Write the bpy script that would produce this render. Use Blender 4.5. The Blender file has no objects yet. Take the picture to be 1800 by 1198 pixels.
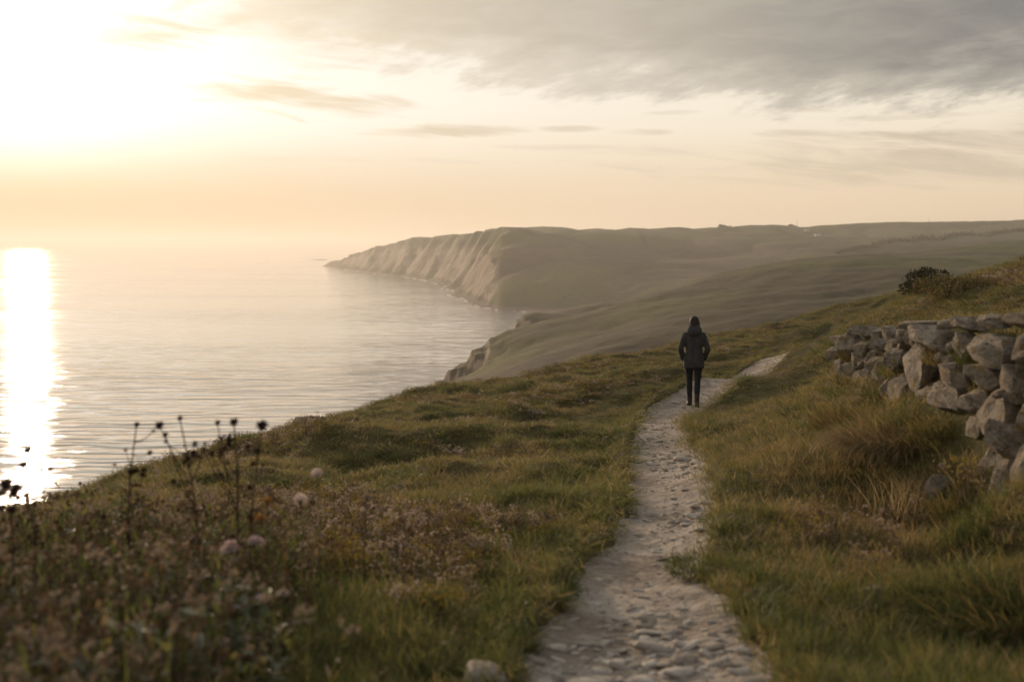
import bpy, bmesh, math, random
import numpy as np
from mathutils import Vector, Matrix

random.seed(7)
RNG = np.random.default_rng(7)
scene = bpy.context.scene
COL = scene.collection
R = math.radians

# ------------------------------------------------------------------ camera
CZ = 70.0                       # eye height above the sea
FPX = 2000.0                    # focal length in photo pixels (40 mm on 36 mm)
PITCH = math.atan(169.0 / FPX)  # puts the sea horizon at photo row 430
cam_d = bpy.data.cameras.new("camera")
cam = bpy.data.objects.new("camera", cam_d)
COL.objects.link(cam)
cam.location = (0, 0, CZ)
cam.rotation_euler = (R(90) - PITCH, 0, 0)
cam_d.sensor_width = 36.0
cam_d.lens = 40.0
cam_d.clip_start = 0.05
cam_d.clip_end = 80000.0
cam_d.dof.use_dof = True
cam_d.dof.focus_distance = 21.0
cam_d.dof.aperture_fstop = 2.0
scene.camera = cam

# ------------------------------------------------------------------ node helpers
class NT:
    """tiny builder for shader node trees"""
    def __init__(self, tree):
        self.t = tree; self.n = tree.nodes; self.l = tree.links
    def node(self, kind, **kw):
        n = self.n.new(kind)
        for k, v in kw.items():
            setattr(n, k, v)
        return n
    def put(self, sock, v):
        if isinstance(v, bpy.types.NodeSocket):
            self.l.new(v, sock)
        elif v is not None:
            if isinstance(v, (tuple, list)) and len(v) == 3 and sock.type == 'RGBA':
                v = (*v, 1.0)
            sock.default_value = v
    def m(self, op, a, b=None, c=None, clamp=False):
        n = self.node('ShaderNodeMath', operation=op, use_clamp=clamp)
        self.put(n.inputs[0], a)
        if b is not None: self.put(n.inputs[1], b)
        if c is not None: self.put(n.inputs[2], c)
        return n.outputs[0]
    def add(self, a, b): return self.m('ADD', a, b)
    def sub(self, a, b): return self.m('SUBTRACT', a, b)
    def mul(self, a, b): return self.m('MULTIPLY', a, b)
    def sstep(self, v, lo, hi, to0=0.0, to1=1.0):
        n = self.node('ShaderNodeMapRange', interpolation_type='SMOOTHSTEP')
        self.put(n.inputs[0], v); self.put(n.inputs[1], lo); self.put(n.inputs[2], hi)
        self.put(n.inputs[3], to0); self.put(n.inputs[4], to1)
        return n.outputs[0]
    def mix(self, f, a, b, blend='MIX'):
        n = self.node('ShaderNodeMix', data_type='RGBA', blend_type=blend)
        self.put(n.inputs[0], f); self.put(n.inputs[6], a); self.put(n.inputs[7], b)
        return n.outputs[2]
    def noise(self, vec, scale, detail=4.0, rough=0.55, dist=0.0, color=False):
        n = self.node('ShaderNodeTexNoise')
        if vec is not None: self.put(n.inputs['Vector'], vec)
        n.inputs['Scale'].default_value = scale; n.inputs['Detail'].default_value = detail
        n.inputs['Roughness'].default_value = rough; n.inputs['Distortion'].default_value = dist
        return n.outputs['Color' if color else 'Fac']
    def vmul(self, vec, s):
        n = self.node('ShaderNodeVectorMath', operation='MULTIPLY')
        self.put(n.inputs[0], vec); n.inputs[1].default_value = s
        return n.outputs[0]
    def ramp(self, f, stops, interp='LINEAR'):
        n = self.node('ShaderNodeValToRGB')
        e = n.color_ramp.elements
        n.color_ramp.interpolation = interp
        while len(e) < len(stops): e.new(0.5)
        for i, (p, c) in enumerate(stops):
            e[i].position = p
            e[i].color = (c, c, c, 1) if isinstance(c, (int, float)) else (*c, 1)
        self.put(n.inputs[0], f)
        return n.outputs[0]

# ------------------------------------------------------------------ sky
SUN_AZ = math.atan((45 - 900) / FPX)      # left of frame centre
SUN_EL = R(7.6)
SUN_DIR = Vector((math.sin(SUN_AZ) * math.cos(SUN_EL), math.cos(SUN_AZ) * math.cos(SUN_EL), math.sin(SUN_EL)))

world = bpy.data.worlds.new("World")
scene.world = world
world.use_nodes = True
W = NT(world.node_tree)
W.n.clear()
SKY_STRENGTH = 0.1
def build_world():
    tc = W.node('ShaderNodeTexCoord')
    d = tc.outputs['Generated']
    sky = W.node('ShaderNodeTexSky', sky_type='NISHITA')
    sky.sun_disc = False
    sky.sun_elevation = SUN_EL
    sky.sun_rotation = SUN_AZ
    sky.altitude = 60
    sky.air_density = 1.0
    sky.dust_density = 2.0
    sky.ozone_density = 1.0
    sep = W.node('ShaderNodeSeparateXYZ'); W.put(sep.inputs[0], d)
    x, y, z = sep.outputs
    az = W.m('ARCTAN2', x, y)
    el = W.m('ARCSINE', z)
    dot = W.node('ShaderNodeVectorMath', operation='DOT_PRODUCT')
    W.put(dot.inputs[0], d); dot.inputs[1].default_value = SUN_DIR
    ang = W.m('ARCCOSINE', W.m('MINIMUM', dot.outputs['Value'], 0.999999))   # angle to the sun
    near = W.m('EXPONENT', W.mul(ang, -3.2))          # broad aureole
    core = W.m('EXPONENT', W.mul(ang, -11.0))         # glow of the veiled sun
    comb = W.node('ShaderNodeCombineXYZ')
    W.put(comb.inputs[0], W.mul(az, 5.0)); W.put(comb.inputs[1], W.mul(el, 21.0))
    p = comb.outputs[0]
    n1 = W.noise(p, 1.0, 7, 0.58, 0.25)
    n2 = W.noise(p, 3.2, 6, 0.6, 0.4)
    k = 1.0 / SKY_STRENGTH
    def C(r, g, b): return (r * k, g * k, b * k)
    # thin veil of haze and high cloud in front of the clear sky
    veil = W.mix(W.m('MULTIPLY', near, 1.35, clamp=True), C(0.92, 0.725, 0.51), C(0.64, 0.495, 0.335))
    hi = W.mix(W.m('MULTIPLY', near, 1.25, clamp=True), C(0.93, 0.83, 0.66), C(1.10, 1.08, 1.03))
    veil = W.mix(W.sstep(W.add(el, W.mul(W.sub(n1, 0.5), 0.02)), 0.025, 0.125), veil, hi)
    base = W.mix(0.965, sky.outputs[0], veil)
    glow = W.mix(W.mul(core, W.sstep(el, 0.02, 0.11, 0.05, 1.0)), (0, 0, 0), C(0.62, 0.59, 0.53))
    base = W.mix(1.0, base, glow, 'ADD')
    # cloud deck
    edge = W.ramp(W.m('MULTIPLY_ADD', az, 1 / 1.2, 0.5),
                  [(0.0, .25), (0.20, .205), (0.28, .180), (0.36, .162), (0.42, .148), (0.5, .130), (0.62, .112), (0.74, .108), (0.86, .106), (1.0, .104)])
    dd = W.add(W.sub(el, edge), W.add(W.mul(W.sub(n1, 0.5), 0.075), W.mul(W.sub(n2, 0.5), 0.03)))
    cl0 = W.node('ShaderNodeCombineXYZ')
    W.put(cl0.inputs[0], W.mul(az, 15.0)); W.put(cl0.inputs[1], W.mul(W.sub(el, W.mul(az, 0.22)), 48.0))
    nlump = W.noise(cl0.outputs[0], 1.0, 8, 0.62, 0.15)
    dd = W.add(dd, W.mul(W.sub(nlump, 0.52), W.sstep(dd, 0.07, 0.0, 0.03, 0.11)))
    deck = W.sstep(dd, -0.006, 0.022)
    thick = W.sstep(dd, 0.0, 0.06)
    nearc = W.m('MULTIPLY', W.m('EXPONENT', W.mul(ang, -4.2)), 2.1, clamp=True)
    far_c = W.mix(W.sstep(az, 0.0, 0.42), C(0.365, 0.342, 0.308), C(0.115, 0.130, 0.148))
    far_c = W.mix(W.sstep(ang, 0.75, 1.5), far_c, C(0.36, 0.375, 0.40))      # deck away from the sun, mostly out of view, brightened to lift shadows
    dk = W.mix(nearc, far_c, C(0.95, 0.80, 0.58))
    dk = W.mix(W.mul(thick, W.sstep(n2, 0.35, 0.65, 0.85, 1.0)), W.mix(0.5, dk, base), dk)
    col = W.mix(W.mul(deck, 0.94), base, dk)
    # low, flat bands and streaks below the deck
    cs = W.node('ShaderNodeCombineXYZ')
    W.put(cs.inputs[0], W.mul(az, 9.0)); W.put(cs.inputs[1], W.mul(W.add(el, W.mul(az, 0.10)), 75.0))
    n3 = W.noise(cs.outputs[0], 1.0, 6, 0.62, 0.5)
    def streak(cx, cy, hw, ht, amt, soft=1.5, nz=1.9):
        a = W.m('DIVIDE', W.sub(az, (cx - 900) / FPX), hw / FPX)
        e = W.m('DIVIDE', W.sub(el, (430 - cy) / FPX), ht / FPX)
        r2 = W.add(W.mul(a, a), W.mul(e, e))
        v = W.add(W.sub(1.0, r2), W.mul(W.sub(n3, 0.5), nz * 2.4))
        return W.mul(W.sstep(v, -0.1, soft), amt)
    tot = None
    for s in [(285, 90, 135, 34, .85), (480, 172, 150, 26, .95), (610, 196, 170, 28, .95), (780, 234, 150, 13, .8), (430, 60, 170, 36, .45), (620, 100, 190, 34, .5), (1000, 231, 55, 6, .6),
              (1130, 238, 60, 7, .55), (1400, 206, 70, 7, .55), (1390, 243, 75, 8, .55), (860, 287, 160, 7, .35),
              (1300, 268, 320, 16, .35), (1720, 262, 380, 34, .85), (1600, 300, 520, 38, .65), (110, 18, 120, 18, .85), (60, 40, 80, 10, .6), (1180, 205, 60, 5, .5), (1560, 222, 120, 7, .45), (980, 262, 150, 6, .35), (560, 285, 190, 7, .3)]:
        v = streak(*s)
        tot = v if tot is None else W.m('MAXIMUM', tot, v)
    sc_ = W.mix(nearc, C(0.54, 0.46, 0.36), C(0.93, 0.77, 0.52))
    col = W.mix(W.mul(tot, W.sub(1.0, W.mul(core, 0.5))), col, sc_)
    # nothing but haze below the horizon (only sea and land are there)
    bg = W.node('ShaderNodeBackground')
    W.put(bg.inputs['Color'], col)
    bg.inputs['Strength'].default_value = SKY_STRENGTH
    out = W.node('ShaderNodeOutputWorld')
    W.l.new(bg.outputs[0], out.inputs['Surface'])
build_world()

sun_d = bpy.data.lights.new("sun", 'SUN')
sun_d.energy = 3.6
sun_d.angle = R(1.2)
sun_d.color = (1.0, 0.74, 0.50)
sun = bpy.data.objects.new("sun", sun_d)
COL.objects.link(sun)
sun.rotation_euler = (-SUN_DIR).to_track_quat('-Z', 'Y').to_euler()
sun.location = (-40, 90, CZ + 30)

scene.view_settings.view_transform = 'Standard'
scene.view_settings.look = 'None'
scene.view_settings.exposure = 0.0
scene.view_settings.gamma = 1.0
scene.view_settings.use_curve_mapping = False
scene.render.engine = 'CYCLES'
cy = scene.cycles
cy.use_denoising = True
cy.denoising_prefilter = 'ACCURATE'
cy.denoising_input_passes = 'RGB_ALBEDO_NORMAL'
cy.use_adaptive_sampling = False
cy.max_bounces = 5
cy.diffuse_bounces = 2
cy.glossy_bounces = 2
cy.transmission_bounces = 3
cy.transparent_max_bounces = 6
cy.volume_bounces = 0
cy.caustics_reflective = False
cy.caustics_refractive = False
cy.sample_clamp_indirect = 4.0

# ------------------------------------------------------------------ geometry helpers
def at(px, py, Y):
    """world point on the camera ray through photo pixel (px, py) at forward distance Y"""
    c, s = math.cos(PITCH), math.sin(PITCH)
    dy = FPX * c + (599 - py) * s
    dz = -FPX * s + (599 - py) * c
    t = Y / dy
    return Vector(((px - 900) * t, Y, CZ + dz * t))

def sea_at(px, py):
    p = at(px, py, 1.0)
    return at(px, py, CZ / (CZ - p.z)) if p.z < CZ else None

_perm = RNG.permutation(512)
_ga = RNG.uniform(0, 2 * np.pi, 512)
def perlin(x, y, seed=0):
    x = np.asarray(x, float); y = np.asarray(y, float)
    xi = np.floor(x).astype(np.int64); yi = np.floor(y).astype(np.int64)
    xf = x - xi; yf = y - yi
    u = xf * xf * xf * (xf * (xf * 6 - 15) + 10); v = yf * yf * yf * (yf * (yf * 6 - 15) + 10)
    def g(ix, iy, dx, dy):
        h = _perm[(_perm[(ix + seed * 37) & 511] + iy + seed * 91) & 511]
        a = _ga[h]
        return np.cos(a) * dx + np.sin(a) * dy
    n00 = g(xi, yi, xf, yf); n10 = g(xi + 1, yi, xf - 1, yf)
    n01 = g(xi, yi + 1, xf, yf - 1); n11 = g(xi + 1, yi + 1, xf - 1, yf - 1)
    return (n00 * (1 - u) + n10 * u) * (1 - v) + (n01 * (1 - u) + n11 * u) * v
def fbm(x, y, octv=4, seed=0, gain=0.5):
    s = 0; a = 1.0; f = 1.0
    for i in range(octv):
        s = s + a * perlin(x * f + 17.3 * i, y * f - 9.1 * i, seed + i); a *= gain; f *= 2.03
    return s
def sstep(v, lo, hi):
    t = np.clip((v - lo) / (hi - lo), 0, 1)
    return t * t * (3 - 2 * t)

class TPS:
    def __init__(self, pts, smooth=0.0):
        P = np.array(pts, float); n = len(P)
        self.P = P[:, :2]; self.s = np.abs(self.P).max()
        q = self.P / self.s
        K = self.k(q[:, None, :] - q[None, :, :]) + np.eye(n) * smooth
        A = np.zeros((n + 3, n + 3))
        A[:n, :n] = K; A[:n, n] = 1; A[:n, n + 1:] = q; A[n, :n] = 1; A[n + 1:, :n] = q.T
        b = np.zeros(n + 3); b[:n] = P[:, 2]
        self.w = np.linalg.solve(A, b); self.q = q
    @staticmethod
    def k(d):
        r2 = (d ** 2).sum(-1)
        return r2 * np.log(r2 + 1e-12) * 0.5
    def __call__(self, x, y):
        x = np.asarray(x, float); y = np.asarray(y, float); sh = x.shape
        q = np.stack([x.ravel(), y.ravel()], -1) / self.s
        out = np.empty(len(q))
        n = len(self.q)
        for i in range(0, len(q), 60000):
            c = q[i:i + 60000]
            out[i:i + 60000] = self.k(c[:, None, :] - self.q[None]) @ self.w[:n] + self.w[n] + c @ self.w[n + 1:]
        return out.reshape(sh)

# ------------------------------------------------------------------ near ground: heights read off the photograph
PATH = [  # photo x, y, forward distance, half width (m)
    (1128, 1290, 3.6, .50), (1135, 1198, 4.2, .47), (1132, 1100, 5.0, .43), (1130, 1000, 6.23, .30), (1155, 950, 7.1, .30), (1184, 900, 8.26, .33),
    (1179, 850, 9.87, .31), (1174, 800, 12.26, .36), (1163, 770, 14.3, .32), (1160, 740, 17.3, .32), (1196, 709, 21.7, .46),
    (1278, 663, 26.0, .52), (1342, 641, 30.5, .48), (1432, 612, 42.0, .40), (1505, 582, 55.0, .45)]
pp = [at(a, b, c) for a, b, c, h in PATH]
PY = np.array([-20.0, 0.0] + [p.y for p in pp] + [70.0, 110.0])
PX = np.array([-0.2, 0.2] + [p.x for p in pp] + [24.0, 44.0])
PZ = np.array([CZ - 0.6, CZ - 1.35] + [p.z for p in pp])
PW = np.array([.44, .44] + [q[3] for q in PATH] + [.45, .45])
def smooth_interp(t, xs, ys):
    """Catmull-Rom style interpolation over non-uniform knots"""
    xs = np.asarray(xs, float); ys = np.asarray(ys, float)
    m = np.gradient(ys, xs)
    i = np.clip(np.searchsorted(xs, t) - 1, 0, len(xs) - 2)
    h = xs[i + 1] - xs[i]; u = np.clip((t - xs[i]) / h, 0, 1)
    return ((1 + 2 * u) * (1 - u) ** 2 * ys[i] + u * (1 - u) ** 2 * h * m[i] + u * u * (3 - 2 * u) * ys[i + 1] + u * u * (u - 1) * h * m[i + 1])
def path_x(Y): return smooth_interp(np.asarray(Y, float), PY, PX)
def path_w(Y): return np.interp(Y, PY, PW)
def path_d(X, Y):
    """signed distance from the path edge (negative on the path), and the side"""
    xc = path_x(Y); sl = (path_x(Y + 0.2) - path_x(Y - 0.2)) / 0.4
    dx = (X - xc) / np.sqrt(1 + sl * sl)
    rag = 0.07 * fbm(X * 1.6, Y * 1.6, 3, 5) + 0.05 * perlin(X * 5, Y * 5, 9)
    return np.abs(dx) - path_w(Y) + rag, dx

def wall_x(Y): return 2.45 + 0.1 * Y

near_pts = [tuple(p) for p in pp] + [
    (0, 0, CZ - 1.35), (3, 0, CZ - 1.15), (-3, 0, CZ - 1.35), (0, -10, CZ - 0.8), (-10, -8, CZ - 3.2), (8, -8, CZ + 0.5), (-9, 4, CZ - 3.0)]
for q in [
    # left of the path
    (0, 1198, 3.9), (450, 1198, 3.9), (760, 1198, 4.1), (0, 1060, 5.2), (300, 1060, 5.3), (700, 1060, 5.4), (300, 985, 6.5), (600, 985, 6.6), (900, 985, 6.4),
    (450, 905, 9.0), (700, 900, 9.2), (950, 890, 8.8), (800, 800, 14.5), (950, 800, 13.5), (900, 740, 20.5), (1040, 740, 18.5), (1000, 692, 26), (1120, 690, 24),
    (1200, 650, 38), (1300, 640, 36), (1400, 590, 56),
    # brow above the sea
    (0, 935, 9.5), (120, 895, 11.5), (250, 858, 14), (375, 805, 18), (500, 768, 22), (640, 722, 27), (780, 686, 34), (1000, 646, 46), (1200, 606, 62), (1400, 562, 78), (1550, 524, 92), (1700, 500, 100),
    # right bank up to the wall
    (1500, 1000, 5.9), (1400, 900, 7.3), (1700, 1198, 4.0), (1800, 1000, 5.3), (1720, 915, 6.8), (1790, 920, 6.4), (1400, 800, 9.5), (1300, 765, 13.5), (1300, 734, 18.0), (1290, 722, 21), (1400, 682, 22.5), (1420, 696, 15), (1360, 678, 26.0),
    # ground above and behind the wall
    (1800, 492, 20), (1700, 496, 22), (1640, 508, 24), (1590, 530, 25), (1540, 553, 30), (1500, 572, 24), (1600, 530, 48), (1800, 490, 60), (2100, 455, 20), (2100, 470, 60)]:
    near_pts.append(tuple(at(*q)))
# beyond the brow the land falls away to the cliff
for (px, py, Y) in [(0, 935, 9.5), (250, 858, 14), (500, 768, 22), (780, 686, 34), (1000, 646, 46), (1200, 606, 62), (1400, 562, 78), (1550, 524, 92)]:
    a = at(px, py, Y)
    for k, dz in ((4, 1.6), (14, 7.5)):
        dirv = Vector((-0.8 + 0.55 * max(0, (px - 500) / 1000), 0.6, 0)).normalized()
        near_pts.append((a.x + dirv.x * k, a.y + dirv.y * k, a.z - dz))
for Y, z in ((4.5, -1.55), (6, -1.70), (7.2, -1.76), (7.9, -1.58), (8.6, -1.38), (9.4, -1.36), (10.6, -1.48), (12, -1.58), (13.4, -1.66)):
    near_pts.append((wall_x(Y) - 0.10, Y, CZ + z))
for Y, z in ((4.5, -.30), (6, -.42), (7.5, -.52), (9, -.70), (11, -.88), (13, -1.06)):
    near_pts.append((wall_x(Y) + 0.42, Y, CZ + z))
    near_pts.append((wall_x(Y) + 1.6, Y + 0.5, CZ + z + 0.05))
NEAR = TPS(near_pts, 1e-7)

# ------------------------------------------------------------------ far land: coast line and heights
coast_px = [(572, 469), (640, 479), (700, 486), (735, 491), (760, 497), (788, 509), (800, 522), (830, 536), (850, 546)]
coast = [(-260, -1500), (-150, -500), (-95, -100), (-80, 150), (-62, 345), (-42, 398), (-30, 432), (-52, 470), (-26, 508), (8, 548), (28, 610), (20, 670), (-14, 722), (-18, 755),
         (30, 820), (48, 920), (44, 1040)]
near_c = [sea_at(927, 557), sea_at(880, 557), sea_at(826, 553.5), sea_at(840, 549)]
coast += [(p.x, p.y) for p in near_c]
coast += [(sea_at(a, b).x, sea_at(a, b).y) for a, b in reversed(coast_px)]
coast += [(-640, 3800), (-540, 4050), (-100, 4700), (700, 5400), (2500, 6200), (9000, 7000), (9000, -3000), (-260, -3000)]
CO = np.array(coast)
def coast_dist(X, Y):
    """distance to the coast, positive inland"""
    x = X.ravel(); y = Y.ravel()
    dmin = np.full(x.shape, 1e18); inside = np.zeros(x.shape, bool)
    n = len(CO)
    for i in range(n):
        ax, ay = CO[i]; bx, by = CO[(i + 1) % n]
        ex, ey = bx - ax, by - ay
        t = np.clip(((x - ax) * ex + (y - ay) * ey) / (ex * ex + ey * ey), 0, 1)
        dmin = np.minimum(dmin, (x - ax - t * ex) ** 2 + (y - ay - t * ey) ** 2)
        c = ((ay > y) != (by > y))
        if ey != 0:
            inside ^= c & (x < ex * (y - ay) / ey + ax)
    return (np.sqrt(dmin) * np.where(inside, 1, -1)).reshape(X.shape)

far_pts = [(0, 0, 67), (-8, 20, 65), (-40, 20, 38), (-45, 200, 22), (60, 0, 78), (200, 0, 95), (500, 200, 110), (150, 120, 72), (60, 100, 62), (20, 110, 55), (-10, 130, 42),
           (-10, 260, 22), (15, 250, 25), (60, 210, 45), (120, 230, 52), (220, 260, 62), (400, 400, 80), (-300, -400, 40), (0, -600, 80), (600, -600, 120),
           (-20, 400, 22)]
for q in [
    # near spur: face towards us, then its ridge
    (1000, 636, 340), (1000, 600, 400), (1120, 570, 400), (1200, 560, 380), (1300, 535, 400), (1400, 505, 430), (1600, 475, 450), (1800, 460, 520), (1600, 454, 700), (1700, 446, 740), (1800, 442, 760), (1720, 434, 900),
    (872, 580, 482), (930, 570, 500), (1000, 556, 520), (1100, 528, 560), (1200, 502, 630), (1310, 474, 710), (1400, 456, 810), (1500, 447, 860), (1600, 440, 920), (1800, 425, 1040),
    (940, 546, 748), (1000, 538, 765), (1070, 531, 790),
    # far hill: face and skyline
    (930, 536, 1230), (1000, 500, 1290), (1000, 470, 1400), (1100, 480, 1350), (1100, 440, 1600), (1200, 446, 1600), (1300, 430, 1620), (1500, 428, 1500), (1700, 413, 1750), (1450, 410, 1900),
    (935, 404, 1700), (905, 414, 1640), (1000, 402, 1800), (1100, 402, 1900), (1160, 397, 2000), (1280, 395, 2100), (1400, 395, 2150), (1550, 391, 2250), (1700, 388, 2300), (1800, 383, 2350), (2100, 375, 2400),
    (905, 409, 2250), (845, 412, 2500), (790, 418, 2750), (735, 427, 2950), (680, 434, 3150), (640, 442, 3320), (600, 452, 3520)]:
    far_pts.append(tuple(at(*q)))
far_pts += [(110, 1000, 14), (200, 1020, 30), (300, 1080, 45), (500, 1220, 58), (55, 660, 22), (60, 900, 12), (900, 1400, 80),
            (400, 2800, 60), (1200, 3200, 90), (0, 3400, 40), (-300, 3700, 20), (3000, 3000, 110), (2000, 5000, 60), (2500, 1000, 120), (300, 4500, 30)]
FAR = TPS(far_pts, 1e-6)

def height(X, Y, detail=True):
    """one continuous land surface"""
    X = np.asarray(X, float); Y = np.asarray(Y, float)
    r = np.hypot(X, Y)
    w = sstep(r, 55.0, 150.0)
    zn = np.zeros_like(X); zf = np.zeros_like(X)
    a = w < 1; b = w > 0
    if a.any(): zn[a] = np.maximum(NEAR(X[a], Y[a]), 20)
    if b.any():
        xf, yf = X[b], Y[b]
        h = FAR(xf, yf)
        far_ = sstep(r[b], 500, 1500)
        h = h - 2.5 * sstep(yf, 1400, 2000) + (2.0 + 1.6 * far_) * fbm(xf / 300, yf / 300, 4, 21) + 1.2 * fbm(xf / 24, yf / 24, 3, 23)
        # gullies running down the slopes
        gl = np.abs(perlin(xf / 150 + 0.3, yf / 260, 27))
        h = h - (2.5 + 3.5 * far_) * (1 - np.clip(gl * 3.2, 0, 1)) ** 2 * sstep(yf, 200, 420) + 0.8
        zf[b] = h
    z = zn * (1 - w) + zf * w
    m = r > 30
    if m.any():
        xf, yf = X[m], Y[m]
        cd = coast_dist(xf, yf)
        big = np.clip(r[m] / 600, 0.2, 2.0)
        cd2 = cd + (7 - 3.5 * sstep(r[m], 900, 1500)) * fbm(xf / 38, yf / 38, 5, 31, 0.6) + 13 * sstep(r[m], 900, 1700) * fbm(xf / 150, yf / 110, 4, 32, 0.6)
        shore = np.where(cd2 > 0, 0.13 * cd2, cd2 * 0.25)
        cl = shore + np.maximum(cd2 - 7 * big, 0) * (1.25 + 0.5 * fbm(xf / 60, yf / 60, 3, 33))
        st = 9.0 * np.clip(big, .7, 1.6); tq = cl / st + 0.35 * fbm(xf / 40, yf / 40, 2, 37); fr = tq - np.floor(tq)
        cl = np.where(cl > 5, (np.floor(tq) + sstep(fr, 0.30, 0.75)) * st * (0.6 - 0.4 * sstep(r[m], 900, 1400)) + cl * (0.4 + 0.4 * sstep(r[m], 900, 1400)), cl)
        cl = cl + (4.0 - 2.4 * sstep(r[m], 900, 1400)) * fbm(xf / 9, yf / 9, 3, 35) * np.clip(big, .3, 1.2) * sstep(cl, 4, 14)
        zz = z[m]
        k = 4.0
        hmin = -np.log(np.exp(-np.clip((cl - 40) / k, -30, 30)) + np.exp(-np.clip((zz - 40) / k, -30, 30))) * k + 40
        hmin = np.where(cl > zz + 60, zz, hmin)
        z[m] = np.where(cd2 < -20, -4.0, np.maximum(hmin, -4.0))
    if detail:
        m = r < 160
        if m.any():
            x, y = X[m], Y[m]; rr = r[m]
            d, dx = path_d(x, y)
            off = sstep(d, 0.0, 0.7)
            far = sstep(rr, 6, 16)
            hum = 0.05 * fbm(x * 1.3, y * 1.3, 3, 41) + far * (0.16 * fbm(x * 0.85, y * 0.7, 3, 44) + 0.20 * fbm(x * 0.42, y * 0.36, 3, 43) + 0.22 * fbm(x * 0.16, y * 0.16, 2, 45))
            step = np.abs(perlin(x * 0.55, y * 0.30, 47))
            hum += far * 0.14 * (0.35 - step)
            hum = hum * np.where(dx > 0, 0.30 + 0.5 * sstep(dx, 4, 8), 1.25)
            zz = z[m] + hum * (0.15 + 0.85 * off)
            zz += 0.05 * np.exp(-((d - 0.12) / 0.10) ** 2) * (0.6 + 0.8 * perlin(x * 1.5, y * 1.5, 49))
            zz -= 0.15 * sstep(-d, -0.08, 0.06)
            z[m] = zz
    return z
def gz(x, y): return float(height(np.array([x]), np.array([y]))[0])
def path_z(X, Y):
    z = height(X, Y, False)
    _, dx = path_d(X, Y)
    return z - 0.045 + 0.05 * (dx / 0.6) ** 2 + 0.022 * fbm(X * 2.2, Y * 2.2, 3, 51) + 0.010 * fbm(X * 9, Y * 9, 2, 53)

def grid_mesh(name, V, nu, nv, wrap=False, keep=None):
    """quads over a (nu, nv) vertex grid"""
    iu = np.arange(nu if wrap else nu - 1); iv = np.arange(nv - 1)
    A, B = np.meshgrid(iu, iv, indexing='ij')
    A2 = (A + 1) % nu
    q = np.stack([A * nv + B, A2 * nv + B, A2 * nv + B + 1, A * nv + B + 1], -1).reshape(-1, 4)
    return quad_mesh(name, V, q)
def quad_mesh(name, V, q):
    me = bpy.data.meshes.new(name)
    me.vertices.add(len(V)); me.vertices.foreach_set('co', np.ascontiguousarray(V, dtype=np.float32).ravel())
    k = q.shape[1]
    me.loops.add(q.size); me.loops.foreach_set('vertex_index', q.astype(np.int32).ravel())
    me.polygons.add(len(q)); me.polygons.foreach_set('loop_start', (np.arange(len(q)) * k).astype(np.int32))
    me.update(calc_edges=True)
    me.polygons.foreach_set('use_smooth', np.ones(len(q), bool))
    return me
def link(name, me, mat=None, parent=None, label=None, cat=None, group=None, kind=None, loc=None):
    o = bpy.data.objects.new(name, me)
    COL.objects.link(o)
    if mat is not None and me is not None and not me.materials: me.materials.append(mat)
    if parent is not None: o.parent = parent
    if label: o['label'] = label
    if cat: o['category'] = cat
    if group: o['group'] = group
    if kind: o['kind'] = kind
    if loc is not None: o.location = loc
    return o

# ------------------------------------------------------------------ materials
def new_mat(name):
    m = bpy.data.materials.new(name); m.use_nodes = True
    t = NT(m.node_tree); t.n.clear()
    out = t.node('ShaderNodeOutputMaterial')
    return m, t, out
def principled(t, out, col, rough=0.8, spec=0.3, normal=None):
    b = t.node('ShaderNodeBsdfPrincipled')
    t.put(b.inputs['Base Color'], col); t.put(b.inputs['Roughness'], rough)
    b.inputs['Specular IOR Level'].default_value = spec
    if normal is not None: t.put(b.inputs['Normal'], normal)
    t.l.new(b.outputs[0], out.inputs['Surface'])
    return b
def bump(t, h, strength, dist):
    b = t.node('ShaderNodeBump'); b.inputs['Strength'].default_value = strength; b.inputs['Distance'].default_value = dist
    t.put(b.inputs['Height'], h)
    return b.outputs[0]
def pos(t): return t.node('ShaderNodeNewGeometry').outputs['Position']

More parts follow.
